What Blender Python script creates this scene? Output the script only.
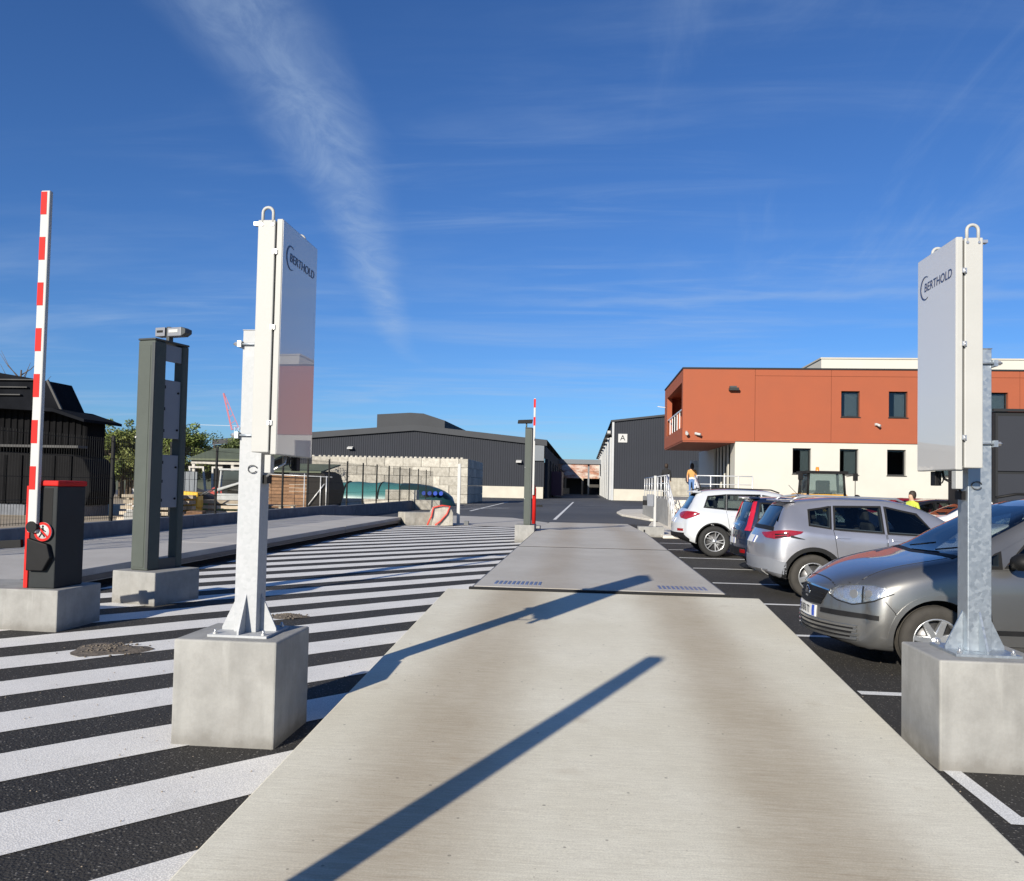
import bpy, bmesh, math, random
import numpy as np
from mathutils import Vector, Matrix
from mathutils.bvhtree import BVHTree

random.seed(7)
for o in list(bpy.data.objects): bpy.data.objects.remove(o, do_unlink=True)
scene = bpy.context.scene
COL = scene.collection
R = math.radians
SUN_EL, SUN_AZ = 21.4, 22.6          # elevation; the sun stands this many degrees left of straight behind the camera

# ------------------------------------------------------------------ camera
cam_d = bpy.data.cameras.new('camera'); cam = bpy.data.objects.new('camera', cam_d); COL.objects.link(cam)
cam_d.sensor_width = 36.0; cam_d.lens = 810.0 / 1024 * 36
cam_d.shift_y = 16.7 / 1024
cam_d.clip_start = 0.05; cam_d.clip_end = 6000
cam.matrix_world = (Matrix.Translation((0, 0, 1.62)) @ Matrix.Rotation(R(5.189), 4, 'Z')
                    @ Matrix.Rotation(R(92.0), 4, 'X') @ Matrix.Rotation(R(1.2), 4, 'Z'))
scene.camera = cam

# ------------------------------------------------------------------ sky
world = bpy.data.worlds.new('World'); scene.world = world; world.use_nodes = True
def build_world():
    nt = world.node_tree; N = nt.nodes; LK = nt.links
    N.clear()
    out = N.new('ShaderNodeOutputWorld'); bg = N.new('ShaderNodeBackground')
    sky = N.new('ShaderNodeTexSky'); sky.sky_type = 'NISHITA'; sky.sun_disc = False
    sky.sun_elevation = R(SUN_EL); sky.sun_rotation = R(180 + SUN_AZ)
    sky.air_density = 1.0; sky.dust_density = 0.25; sky.ozone_density = 3.0; sky.altitude = 200
    tc = N.new('ShaderNodeTexCoord')
    def math_(op, a, b=None, c=None, clamp=False):
        n = N.new('ShaderNodeMath'); n.operation = op; n.use_clamp = clamp
        for i, v in enumerate((a, b, c)):
            if v is None: continue
            if isinstance(v, (int, float)): n.inputs[i].default_value = v
            else: LK.new(v, n.inputs[i])
        return n.outputs[0]
    sep = N.new('ShaderNodeSeparateXYZ'); LK.new(tc.outputs['Generated'], sep.inputs[0])
    X, Y, Z = sep.outputs
    zz = math_('MAXIMUM', math_('ADD', Z, 0.03), 0.02)
    # coordinates on a flat cloud layer overhead
    cx = math_('DIVIDE', X, zz); cy = math_('DIVIDE', Y, zz)
    comb = N.new('ShaderNodeCombineXYZ'); LK.new(cx, comb.inputs[0]); LK.new(cy, comb.inputs[1])
    P = comb.outputs[0]
    def noise(scale, detail, rough, dist, vec, lac=2.0):
        n = N.new('ShaderNodeTexNoise'); n.inputs['Scale'].default_value = scale; n.inputs['Detail'].default_value = detail
        n.inputs['Roughness'].default_value = rough; n.inputs['Distortion'].default_value = dist
        n.inputs['Lacunarity'].default_value = lac; LK.new(vec, n.inputs['Vector']); return n.outputs[0]
    def mapping(rot, scale, loc=(0, 0, 0)):
        m = N.new('ShaderNodeMapping'); m.inputs['Rotation'].default_value = (0, 0, rot); m.inputs['Scale'].default_value = scale
        m.inputs['Location'].default_value = loc; LK.new(P, m.inputs['Vector']); return m.outputs[0]
    def smooth(v, a, b):
        n = N.new('ShaderNodeMapRange'); n.interpolation_type = 'SMOOTHSTEP'
        n.inputs['From Min'].default_value = a; n.inputs['From Max'].default_value = b
        LK.new(v, n.inputs['Value']); return n.outputs[0]
    # fine streaked cirrus, thin everywhere
    streak = noise(1.6, 9, 0.62, 0.6, mapping(R(-22), (0.55, 2.6, 1)))
    patch = noise(0.55, 4, 0.55, 0.3, mapping(R(10), (1, 1, 1), (3.1, 1.7, 0)))
    veil = math_('MULTIPLY', smooth(streak, 0.42, 0.85), smooth(patch, 0.38, 0.74))
    fib = noise(3.2, 9, 0.66, 2.2, mapping(R(-20), (1.5, 0.8, 1)))
    rad = noise(0.9, 8, 0.6, 0.8, mapping(R(-24), (2.3, 0.55, 1), (0.6, 0.2, 0)))
    veil2 = math_('MULTIPLY', smooth(rad, 0.45, 0.78), smooth(cx, -0.3, 0.5))
    veil2 = math_('MULTIPLY', veil2, math_('SUBTRACT', 1.0, smooth(cy, 2.6, 4.2)))
    # one long plume: a curved band on the layer, ragged by noise
    wob = math_('SUBTRACT', noise(1.1, 5, 0.6, 0.4, P), 0.5)
    # band centre line  cx = f(cy)
    c = math_('ADD', math_('MULTIPLY', cy, PL_B), PL_A)
    c = math_('ADD', c, math_('MULTIPLY', math_('MULTIPLY', cy, cy), math_('MULTIPLY', cy, 0.0214)))
    c = math_('ADD', c, math_('MULTIPLY', math_('MULTIPLY', cy, cy), PL_C))
    dx = math_('ADD', math_('SUBTRACT', cx, c), math_('MULTIPLY', wob, 0.24))
    wid = math_('ADD', math_('MULTIPLY', cy, -0.022), 0.20)
    d = math_('DIVIDE', math_('ABSOLUTE', dx), wid)
    band = math_('SUBTRACT', 1.0, smooth(d, 0.0, 1.25))
    band = math_('MULTIPLY', band, smooth(cy, 0.4, 1.2))
    band = math_('MULTIPLY', band, math_('SUBTRACT', 1.0, smooth(cy, 3.4, 6.0)))
    band = math_('MULTIPLY', band, math_('ADD', math_('MULTIPLY', smooth(fib, 0.25, 0.8), 0.6), 0.4))
    # thin horizontal streak to the right
    dl = math_('ADD', math_('SUBTRACT', cy, 3.82), math_('MULTIPLY', wob, 0.6))
    dl = math_('ADD', dl, math_('MULTIPLY', cx, 0.10))
    line = math_('SUBTRACT', 1.0, smooth(math_('ABSOLUTE', dl), 0.0, 0.15))
    line = math_('MULTIPLY', line, smooth(cx, -0.8, 0.4))
    line = math_('MULTIPLY', line, math_('SUBTRACT', 1.0, smooth(cx, 1.8, 2.9)))
    low = math_('MULTIPLY', smooth(noise(1.0, 7, 0.6, 0.5, mapping(R(8), (0.34, 0.9, 1))), 0.46, 0.74), math_('SUBTRACT', 1.0, smooth(Z, 0.10, 0.36)))
    low = math_('MULTIPLY', low, smooth(Z, 0.0, 0.08))
    a = math_('MULTIPLY', veil, 0.42)
    a = math_('ADD', a, math_('MULTIPLY', veil2, 0.26))
    a = math_('ADD', a, math_('MULTIPLY', band, 0.46))
    a = math_('ADD', a, math_('MULTIPLY', line, 0.20))
    a = math_('ADD', a, math_('MULTIPLY', low, 0.38))
    a = math_('MINIMUM', a, 0.6)
    hs = N.new('ShaderNodeHueSaturation'); hs.inputs['Saturation'].default_value = SKY_SAT; hs.inputs['Value'].default_value = 1.0
    tint = N.new('ShaderNodeMixRGB'); tint.blend_type = 'MULTIPLY'; tint.inputs[0].default_value = 1.0; tint.inputs[2].default_value = SKY_TINT
    LK.new(sky.outputs[0], tint.inputs[1]); LK.new(tint.outputs[0], hs.inputs['Color'])
    mix = N.new('ShaderNodeMixRGB'); LK.new(a, mix.inputs[0]); LK.new(hs.outputs[0], mix.inputs[1])
    mix.inputs[2].default_value = CLOUD_COL
    LK.new(mix.outputs[0], bg.inputs['Color']); bg.inputs['Strength'].default_value = 0.058
    LK.new(bg.outputs[0], out.inputs[0])
PL_A, PL_B, PL_C = -1.163, 0.585, -0.2234
SKY_SAT = 1.0
SKY_TINT = (0.54, 0.89, 1.40, 1)
CLOUD_COL = (5.0, 6.6, 9.0, 1)
build_world()

# ------------------------------------------------------------------ sun
sd = bpy.data.lights.new('sun', 'SUN'); sd.energy = 5.0; sd.angle = R(0.53); sd.color = (1.0, 0.925, 0.79)
sun = bpy.data.objects.new('sun', sd); COL.objects.link(sun)
_dir = Vector((math.sin(R(SUN_AZ)) * math.cos(R(SUN_EL)), math.cos(R(SUN_AZ)) * math.cos(R(SUN_EL)), -math.sin(R(SUN_EL))))
sun.rotation_euler = _dir.to_track_quat('-Z', 'Y').to_euler()
sun.location = (-8, -20, 12)

vs = scene.view_settings
vs.view_transform = 'Standard'; vs.look = 'None'; vs.gamma = 1.0; vs.exposure = 0.54; vs.use_curve_mapping = False
scene.render.engine = 'CYCLES'
try:
    scene.cycles.use_denoising = True
    scene.cycles.max_bounces = 8
except Exception: pass

# ================================================================== materials
MATS = {}
def mat(name, col, rough=0.6, metal=0.0, var=0.0, scale=6.0, bump=0.0, bscale=40.0, coat=0.0, spec=0.5, rnd=0.0, detail=5, stretch=None,
        trans=0.0, emit=None, col2=None, dirt=None, bdist=0.01):
    """plain principled material: base colour with two-scale noise variation, per-object tint, fine bump"""
    if name in MATS: return MATS[name]
    m = bpy.data.materials.new(name); m.use_nodes = True; nt = m.node_tree; N = nt.nodes; LK = nt.links
    b = N['Principled BSDF']
    b.inputs['Roughness'].default_value = rough; b.inputs['Metallic'].default_value = metal
    b.inputs['Specular IOR Level'].default_value = spec
    if coat: b.inputs['Coat Weight'].default_value = coat; b.inputs['Coat Roughness'].default_value = 0.03
    if trans: b.inputs['Transmission Weight'].default_value = trans
    if emit: b.inputs['Emission Color'].default_value = (*emit[:3], 1); b.inputs['Emission Strength'].default_value = emit[3]
    c4 = (*col, 1)
    b.inputs['Base Color'].default_value = c4
    if var or bump or rnd or col2 or dirt:
        tc = N.new('ShaderNodeTexCoord'); vec = tc.outputs['Object']
        if stretch:
            mp = N.new('ShaderNodeMapping'); mp.inputs['Scale'].default_value = stretch; LK.new(vec, mp.inputs[0]); vec = mp.outputs[0]
        oi = N.new('ShaderNodeObjectInfo')
        if rnd:
            add = N.new('ShaderNodeVectorMath'); add.operation = 'MULTIPLY_ADD'
            cr = N.new('ShaderNodeCombineXYZ'); LK.new(oi.outputs['Random'], cr.inputs[0]); LK.new(oi.outputs['Random'], cr.inputs[1])
            add.inputs[1].default_value = (37, 53, 11); LK.new(cr.outputs[0], add.inputs[0]); LK.new(vec, add.inputs[2]); vec = add.outputs[0]
        cur = None
        if var or col2 or dirt:
            n1 = N.new('ShaderNodeTexNoise'); n1.inputs['Scale'].default_value = scale; n1.inputs['Detail'].default_value = detail
            n1.inputs['Roughness'].default_value = 0.6; LK.new(vec, n1.inputs['Vector'])
            rp = N.new('ShaderNodeValToRGB'); e = rp.color_ramp.elements
            d = col2 if col2 else tuple(max(0, c * (1 - var)) for c in col)
            l = col if col2 else tuple(min(1, c * (1 + var * 0.6)) for c in col)
            e[0].position = 0.3; e[0].color = (*d, 1); e[1].position = 0.72; e[1].color = (*l, 1)
            LK.new(n1.outputs[0], rp.inputs[0]); cur = rp.outputs[0]
            if rough < 0.95:
                rr = N.new('ShaderNodeMapRange'); rr.inputs['To Min'].default_value = max(0.02, rough - 0.08); rr.inputs['To Max'].default_value = min(1, rough + 0.08)
                LK.new(n1.outputs[0], rr.inputs['Value']); LK.new(rr.outputs[0], b.inputs['Roughness'])
        if dirt:
            n3 = N.new('ShaderNodeTexNoise'); n3.inputs['Scale'].default_value = dirt[1]; n3.inputs['Detail'].default_value = 8; n3.inputs['Roughness'].default_value = 0.7
            LK.new(vec, n3.inputs['Vector'])
            r3 = N.new('ShaderNodeMapRange'); r3.inputs['From Min'].default_value = dirt[2]; r3.inputs['From Max'].default_value = dirt[3]
            r3.inputs['To Max'].default_value = dirt[4]; LK.new(n3.outputs[0], r3.inputs['Value'])
            mx = N.new('ShaderNodeMixRGB'); LK.new(r3.outputs[0], mx.inputs[0]); LK.new(cur, mx.inputs[1]); mx.inputs[2].default_value = (*dirt[0], 1); cur = mx.outputs[0]
        if rnd:
            hv = N.new('ShaderNodeHueSaturation'); mr = N.new('ShaderNodeMapRange')
            mr.inputs['To Min'].default_value = 1 - rnd; mr.inputs['To Max'].default_value = 1 + rnd * 0.7
            LK.new(oi.outputs['Random'], mr.inputs['Value']); LK.new(mr.outputs[0], hv.inputs['Value'])
            if cur is not None: LK.new(cur, hv.inputs['Color'])
            else: hv.inputs['Color'].default_value = c4
            cur = hv.outputs[0]
        if cur is not None: LK.new(cur, b.inputs['Base Color'])
        if bump:
            n2 = N.new('ShaderNodeTexNoise'); n2.inputs['Scale'].default_value = bscale; n2.inputs['Detail'].default_value = 6
            LK.new(vec, n2.inputs['Vector'])
            bp = N.new('ShaderNodeBump'); bp.inputs['Strength'].default_value = bump; bp.inputs['Distance'].default_value = bdist
            LK.new(n2.outputs[0], bp.inputs['Height']); LK.new(bp.outputs[0], b.inputs['Normal'])
    MATS[name] = m
    return m

class NT:
    """tiny node helper for the hand-made materials"""
    def __init__(s, name):
        s.m = bpy.data.materials.new(name); s.m.use_nodes = True; MATS[name] = s.m
        s.N = s.m.node_tree.nodes; s.L = s.m.node_tree.links; s.b = s.N['Principled BSDF']
        s.tc = s.N.new('ShaderNodeTexCoord'); s.P = s.tc.outputs['Object']
    def math(s, op, a, b=None, clamp=False):
        n = s.N.new('ShaderNodeMath'); n.operation = op; n.use_clamp = clamp
        for i, v in enumerate((a, b)):
            if v is None: continue
            if isinstance(v, (int, float)): n.inputs[i].default_value = v
            else: s.L.new(v, n.inputs[i])
        return n.outputs[0]
    def xyz(s):
        n = s.N.new('ShaderNodeSeparateXYZ'); s.L.new(s.P, n.inputs[0]); return n.outputs
    def noise(s, sc, det=5, ro=0.6, stretch=None, dist=0):
        n = s.N.new('ShaderNodeTexNoise'); n.inputs['Scale'].default_value = sc; n.inputs['Detail'].default_value = det
        n.inputs['Roughness'].default_value = ro; n.inputs['Distortion'].default_value = dist
        v = s.P
        if stretch:
            mp = s.N.new('ShaderNodeMapping'); mp.inputs['Scale'].default_value = stretch; s.L.new(v, mp.inputs[0]); v = mp.outputs[0]
        s.L.new(v, n.inputs['Vector']); return n.outputs[0]
    def voro(s, sc, feature='F1', out='Distance', stretch=None):
        n = s.N.new('ShaderNodeTexVoronoi'); n.feature = feature; n.inputs['Scale'].default_value = sc
        s.L.new(s.P, n.inputs['Vector']); return n.outputs[out]
    def rng(s, v, a, b, c=0.0, d=1.0, smooth=True):
        n = s.N.new('ShaderNodeMapRange'); n.interpolation_type = 'SMOOTHSTEP' if smooth else 'LINEAR'
        for k, x in (('From Min', a), ('From Max', b), ('To Min', c), ('To Max', d)): n.inputs[k].default_value = x
        s.L.new(v, n.inputs['Value']); return n.outputs[0]
    def mix(s, f, a, b, mode='MIX'):
        n = s.N.new('ShaderNodeMixRGB'); n.blend_type = mode
        for i, v in enumerate((f, a, b)):
            if isinstance(v, tuple): n.inputs[i].default_value = (*v, 1)
            elif isinstance(v, (int, float)): n.inputs[i].default_value = v
            else: s.L.new(v, n.inputs[i])
        return n.outputs[0]
    def bump(s, h, st, dist=0.01):
        n = s.N.new('ShaderNodeBump'); n.inputs['Strength'].default_value = st; n.inputs['Distance'].default_value = dist
        s.L.new(h, n.inputs['Height']); s.L.new(n.outputs[0], s.b.inputs['Normal'])
    def color(s, c): s.L.new(c, s.b.inputs['Base Color'])
    def rough(s, v):
        if isinstance(v, (int, float)): s.b.inputs['Roughness'].default_value = v
        else: s.L.new(v, s.b.inputs['Roughness'])

def asphalt_mat():
    t = NT('asphalt')
    base = t.mix(t.rng(t.noise(0.35, 4), 0.3, 0.7), (0.024, 0.0225, 0.021), (0.040, 0.037, 0.033))
    grain = t.voro(72); g2 = t.noise(210, 3)
    col = t.mix(t.rng(grain, 0.05, 0.32, 0.9, 0.0), base, (0.085, 0.082, 0.078))
    vc = t.N.new('ShaderNodeTexVoronoi'); vc.inputs['Scale'].default_value = 72; t.L.new(t.P, vc.inputs['Vector']); bw_ = t.N.new('ShaderNodeRGBToBW'); t.L.new(vc.outputs['Color'], bw_.inputs[0])
    spk = t.math('MULTIPLY', t.rng(bw_.outputs[0], 0.66, 0.90), t.rng(grain, 0.25, 0.5, 1.0, 0.0))
    col = t.mix(t.math('MULTIPLY', spk, 0.7), col, (0.30, 0.28, 0.25))
    dust = t.rng(t.noise(1.1, 8, 0.7), 0.55, 0.85)
    col = t.mix(t.math('MULTIPLY', dust, 0.22), col, (0.16, 0.145, 0.125))
    t.color(col); t.rough(0.82); t.b.inputs['Specular IOR Level'].default_value = 0.35
    h = t.math('ADD', t.math('MULTIPLY', grain, -1.0), t.math('MULTIPLY', g2, 0.5))
    t.bump(h, 0.5, 0.012); return t.m
def far_asphalt_mat():
    t = NT('far_asphalt')
    base = t.mix(t.rng(t.noise(0.12, 5), 0.3, 0.7), (0.045, 0.046, 0.05), (0.075, 0.075, 0.078))
    tr = t.rng(t.noise(0.5, 6, 0.65, (1.0, 0.08, 1)), 0.45, 0.8)
    t.color(t.mix(t.math('MULTIPLY', tr, 0.3), base, (0.12, 0.115, 0.105))); t.rough(0.78)
    t.bump(t.noise(80, 4), 0.3, 0.01); return t.m
def paint_mat(name, c1, c2, wear):
    t = NT(name)
    col = t.mix(t.rng(t.noise(1.4, 6), 0.3, 0.75), c2, c1)
    grain = t.voro(105)
    pits = t.rng(grain, 0.30, 0.52)
    col = t.mix(t.math('MULTIPLY', pits, 0.35), col, (0.25, 0.25, 0.25))
    w = t.rng(t.noise(38, 6, 0.72), wear, wear + 0.05)
    col = t.mix(w, col, (0.05, 0.05, 0.05))
    dirt = t.rng(t.noise(2.2, 8, 0.7), 0.52, 0.85)
    col = t.mix(t.math('MULTIPLY', dirt, 0.5), col, (0.36, 0.345, 0.31))
    t.color(col); t.rough(0.7)
    t.bump(t.math('ADD', t.math('MULTIPLY', grain, -1.0), t.noise(220, 3)), 0.22, 0.006); return t.m
def ramp_mat(name, base1, base2, tracks, strength, streak):
    """broom-finished concrete: transverse brush lines, brown tyre tracks, stains and specks"""
    t = NT(name); X, Y, Z = t.xyz()
    cloud = t.rng(t.noise(0.9, 7, 0.62), 0.3, 0.72)
    col = t.mix(cloud, base2, base1)
    broom = t.noise(3.2, 8, 0.82, (1.7, 24.0, 1))
    col = t.mix(t.rng(broom, 0.35, 0.72, 0.0, streak), col, (0.30, 0.26, 0.20))
    ragged = t.math('MULTIPLY', t.math('SUBTRACT', t.noise(2.3, 6, 0.7, (1.0, 0.5, 1)), 0.5), 0.28)
    tot = None
    for xc, w in tracks:
        d = t.math('ABSOLUTE', t.math('SUBTRACT', t.math('ADD', X, ragged), xc))
        k = t.rng(d, w * 0.1, w, 1.0, 0.0)
        tot = k if tot is None else t.math('MAXIMUM', tot, k)
    amt = t.math('MULTIPLY', tot, t.rng(broom, 0.25, 0.75, 0.6, 1.0))
    amt = t.math('MULTIPLY', amt, t.rng(t.noise(0.8, 5, 0.6, (1, 0.35, 1)), 0.25, 0.65, 0.7, 1.0))
    col = t.mix(t.math('MULTIPLY', amt, strength), col, (0.27, 0.185, 0.095))
    st = t.rng(t.noise(2.3, 6, 0.6), 0.62, 0.80)
    col = t.mix(t.math('MULTIPLY', st, 0.42), col, (0.34, 0.24, 0.12))
    sm = t.rng(t.noise(0.7, 7, 0.7), 0.55, 0.8)
    col = t.mix(t.math('MULTIPLY', sm, 0.30), col, (0.33, 0.30, 0.25))
    sp2 = t.rng(t.voro(17), 0.04, 0.075, 1.0, 0.0)
    col = t.mix(t.math('MULTIPLY', sp2, t.rng(t.noise(1.6, 3), 0.45, 0.62, 0.0, 0.7)), col, (0.22, 0.18, 0.13))
    spk = t.rng(t.voro(7.0), 0.045, 0.07, 1.0, 0.0)
    col = t.mix(t.math('MULTIPLY', spk, 0.6), col, (0.10, 0.09, 0.075))
    fine = t.noise(140, 3)
    lines = t.noise(4.0, 5, 0.7, (2.2, 75.0, 1))
    col = t.mix(t.rng(lines, 0.40, 0.66, 0.0, 0.24), col, (0.30, 0.25, 0.18))
    col = t.mix(t.rng(fine, 0.3, 0.7, 0.0, 0.24), col, (0.18, 0.16, 0.13))
    t.color(col); t.rough(0.85)
    t.bump(t.math('ADD', t.math('MULTIPLY', broom, 1.2), t.math('MULTIPLY', fine, 0.35)), 0.16, 0.006); return t.m
def cast_mat(name, c1, c2, streaks=0.3, rnd=0.0):
    """cast concrete: cloudy, with faint vertical runs, pin holes and darker edges of old formwork"""
    t = NT(name)
    oi = t.N.new('ShaderNodeObjectInfo')
    if rnd:
        v = t.N.new('ShaderNodeVectorMath'); v.operation = 'MULTIPLY_ADD'; cr = t.N.new('ShaderNodeCombineXYZ')
        t.L.new(oi.outputs['Random'], cr.inputs[0]); t.L.new(oi.outputs['Random'], cr.inputs[2]); v.inputs[1].default_value = (41, 7, 23)
        t.L.new(cr.outputs[0], v.inputs[0]); t.L.new(t.P, v.inputs[2]); t.P = v.outputs[0]
    col = t.mix(t.rng(t.noise(3.0, 9, 0.7), 0.30, 0.70), tuple(c*.88 for c in c2), c1)
    col = t.mix(t.rng(t.noise(0.9, 4, 0.5), 0.45, 0.7, 0.0, 0.25), col, tuple(c*.7 for c in c2))
    run = t.noise(9.0, 5, 0.6, (1.0, 1.0, 0.10))
    col = t.mix(t.rng(run, 0.45, 0.78, 0.0, streaks), col, tuple(c * 0.55 for c in c2))
    col = t.mix(t.rng(t.noise(11, 5, 0.6, (1.0, 1.0, 0.07)), 0.6, 0.8, 0.0, streaks), col, tuple(min(1, c * 1.35) for c in c1))
    pin = t.rng(t.voro(34), 0.03, 0.055, 1.0, 0.0)
    col = t.mix(t.math('MULTIPLY', pin, 0.7), col, tuple(c * 0.4 for c in c2))
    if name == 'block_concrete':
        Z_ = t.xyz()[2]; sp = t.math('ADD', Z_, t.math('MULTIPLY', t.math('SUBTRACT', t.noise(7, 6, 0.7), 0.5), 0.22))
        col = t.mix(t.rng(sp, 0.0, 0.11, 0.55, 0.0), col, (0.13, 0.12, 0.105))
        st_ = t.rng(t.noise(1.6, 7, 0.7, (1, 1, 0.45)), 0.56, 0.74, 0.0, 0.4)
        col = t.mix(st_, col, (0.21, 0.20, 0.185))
    if rnd:
        hv = t.N.new('ShaderNodeHueSaturation'); t.L.new(col, hv.inputs['Color']); t.L.new(t.rng(oi.outputs['Random'], 0, 1, 1 - rnd, 1 + rnd * .6, False), hv.inputs['Value']); col = hv.outputs[0]
    t.color(col); t.rough(0.84)
    t.bump(t.math('ADD', t.noise(55, 5), t.math('MULTIPLY', pin, -1.2)), 0.22, 0.008); return t.m
def galv_mat(name, c1, c2, rough=0.42, metal=0.75):
    t = NT(name)
    v = t.voro(48, out='Color')
    hsv = t.N.new('ShaderNodeRGBToBW'); t.L.new(v, hsv.inputs[0])
    col = t.mix(hsv.outputs[0], c1, c2)
    col = t.mix(t.rng(t.noise(5, 7, 0.7), 0.5, 0.8, 0, 0.5), col, tuple(min(1, c * 1.25) for c in c2))
    t.color(col); t.b.inputs['Metallic'].default_value = metal
    t.rough(t.rng(hsv.outputs[0], 0, 1, rough - 0.08, rough + 0.12, False)); t.bump(t.noise(60, 4), 0.06, 0.004); return t.m

asphalt_mat(); far_asphalt_mat()
paint_mat('road_white', (0.90, 0.875, 0.82), (0.81, 0.785, 0.735), 0.655)
paint_mat('stall_white', (0.86, 0.86, 0.84), (0.78, 0.78, 0.76), 0.68)
ramp_mat('ramp_concrete', (0.84, 0.80, 0.655), (0.74, 0.695, 0.55), ((-0.80, 0.66), (1.05, 0.60)), 0.72, 0.22)
ramp_mat('deck_concrete', (0.55, 0.53, 0.485), (0.46, 0.44, 0.40), ((-0.62, 0.55), (1.0, 0.55)), 0.42, 0.30)
ramp_mat('side_deck_concrete', (0.50, 0.485, 0.46), (0.42, 0.405, 0.385), ((-9.7, 0.5), (-8.0, 0.5)), 0.30, 0.28)
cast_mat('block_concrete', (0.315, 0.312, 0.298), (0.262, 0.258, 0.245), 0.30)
cast_mat('pale_block', (0.52, 0.495, 0.435), (0.37, 0.345, 0.295), 0.35, rnd=0.22)
cast_mat('kerb_concrete', (0.16, 0.17, 0.19), (0.12, 0.128, 0.145), 0.2)
cast_mat('paving_concrete', (0.66, 0.62, 0.54), (0.56, 0.52, 0.455), 0.05)
galv_mat('galvanised', (0.345, 0.385, 0.43), (0.385, 0.425, 0.465))
galv_mat('galvanised_white', (0.33, 0.345, 0.36), (0.40, 0.41, 0.425), 0.65, 0.0)
mat('white_coat', (0.40, 0.40, 0.385), 0.55, spec=0.3, var=0.05, scale=3, bump=0.03, bscale=8)
mat('clip_steel', (0.55, 0.55, 0.55), 0.35, 0.8)
mat('navy_print', (0.025, 0.04, 0.11), 0.35)
mat('black_plastic', (0.009, 0.009, 0.010), 0.6, spec=0.2, var=0.3, scale=8)
mat('dark_gap', (0.008, 0.008, 0.008), 0.9)
mat('terminal_grey', (0.072, 0.083, 0.074), 0.6, spec=0.25, var=0.10, scale=3, bump=0.06, bscale=90)
mat('terminal_dark', (0.045, 0.05, 0.05), 0.5, var=0.15, scale=4)
mat('panel_grey', (0.19, 0.20, 0.225), 0.40, var=0.06, scale=3)
mat('barrier_dark', (0.022, 0.025, 0.027), 0.6, spec=0.2, var=0.2, scale=4, bump=0.05, bscale=90)
mat('signal_red', (0.50, 0.016, 0.013), 0.65, spec=0.2, var=0.12, scale=5)
mat('arm_white', (0.46, 0.46, 0.45), 0.6, spec=0.25, var=0.06, scale=3)
mat('steel_dark', (0.10, 0.105, 0.11), 0.5, 0.4, var=0.2)
mat('blue_slot', (0.16, 0.19, 0.30), 0.45, 0.3)
mat('fence_black', (0.006, 0.0065, 0.007), 0.6, spec=0.2)
mat('render_orange', (0.295, 0.074, 0.031), 0.82, var=0.06, scale=1.0, bump=0.12, bscale=90, bdist=0.004)
mat('render_white', (0.50, 0.485, 0.435), 0.85, var=0.05, scale=0.8, bump=0.10, bscale=90, bdist=0.004)
mat('render_grey', (0.15, 0.135, 0.115), 0.85, var=0.1, scale=1)
mat('frame_dark', (0.02, 0.021, 0.023), 0.6, spec=0.25)
mat('window_glass', (0.045, 0.05, 0.055), 0.03, spec=0.9, coat=0.6, col2=(0.008, 0.009, 0.011), scale=0.9)
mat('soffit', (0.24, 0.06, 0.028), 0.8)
mat('clad_dark', (0.034, 0.037, 0.046), 0.75, 0.0, spec=0.12, var=0.08, scale=0.25)
mat('clad_side', (0.034, 0.037, 0.046), 0.75, 0.0, spec=0.12, var=0.08, scale=0.25)
mat('roof_metal', (0.055, 0.058, 0.064), 0.75, 0.0, spec=0.12, var=0.1, scale=0.3)
mat('door_pale', (0.40, 0.41, 0.42), 0.55, var=0.1, scale=0.6)
mat('plinth_pale', (0.47, 0.44, 0.375), 0.85, var=0.1, scale=0.7)
mat('burgundy', (0.05, 0.012, 0.04), 0.5, var=0.2)
mat('rail_steel', (0.66, 0.67, 0.68), 0.4, 0.35)
mat('tyre', (0.018, 0.018, 0.018), 0.85, var=0.25, scale=20, bump=0.2, bscale=120)
mat('tyre_dusty', (0.042, 0.038, 0.033), 0.9, var=0.3, scale=9, bump=0.2, bscale=120)
mat('alloy', (0.52, 0.53, 0.54), 0.32, 0.75, var=0.1, scale=12)
mat('alloy_dark', (0.10, 0.10, 0.105), 0.4, 0.7)
mat('car_glass', (0.022, 0.024, 0.027), 0.03, spec=0.6, coat=0.5, col2=(0.002, 0.002, 0.003), scale=3.5, detail=3)
mat('car_trim', (0.009, 0.009, 0.0095), 0.6, spec=0.25, var=0.2, scale=10)
mat('chrome', (0.75, 0.76, 0.78), 0.12, 1.0)
mat('lamp_clear', (0.66, 0.66, 0.67), 0.26, 0.9, bump=0.5, bscale=9, bdist=0.03)
mat('lamp_inner', (0.16, 0.16, 0.165), 0.4, 0.2)
mat('lamp_red', (0.26, 0.008, 0.010), 0.12, coat=1.0, var=0.4, scale=18)
mat('lamp_pinkred', (0.42, 0.012, 0.028), 0.15, coat=1.0, var=0.2, scale=12)
mat('plate_white', (0.6, 0.6, 0.58), 0.45)
mat('plate_blue', (0.02, 0.06, 0.35), 0.45)
def paint(name, col, metal, rough=0.30, flake=0.06):
    return mat(name, col, rough, metal, var=flake, scale=1.2, coat=1.0, bump=0.0)
paint('paint_grey', (0.185, 0.183, 0.178), 0.75, 0.34)
paint('paint_silver', (0.43, 0.43, 0.46), 0.75, 0.34)
paint('paint_white_silver', (0.66, 0.68, 0.70), 0.35, 0.32)
paint('paint_navy', (0.010, 0.018, 0.045), 0.3, 0.28)
paint('paint_red', (0.22, 0.012, 0.018), 0.3, 0.3)
paint('paint_black', (0.012, 0.012, 0.014), 0.2, 0.28)
paint('paint_white', (0.62, 0.62, 0.62), 0.0, 0.3)
mat('loader_yellow', (0.62, 0.33, 0.05), 0.45, var=0.15, scale=3, dirt=((0.2, 0.15, 0.09), 5, 0.5, 0.75, 0.5))
mat('beacon', (0.75, 0.22, 0.03), 0.25)
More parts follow.
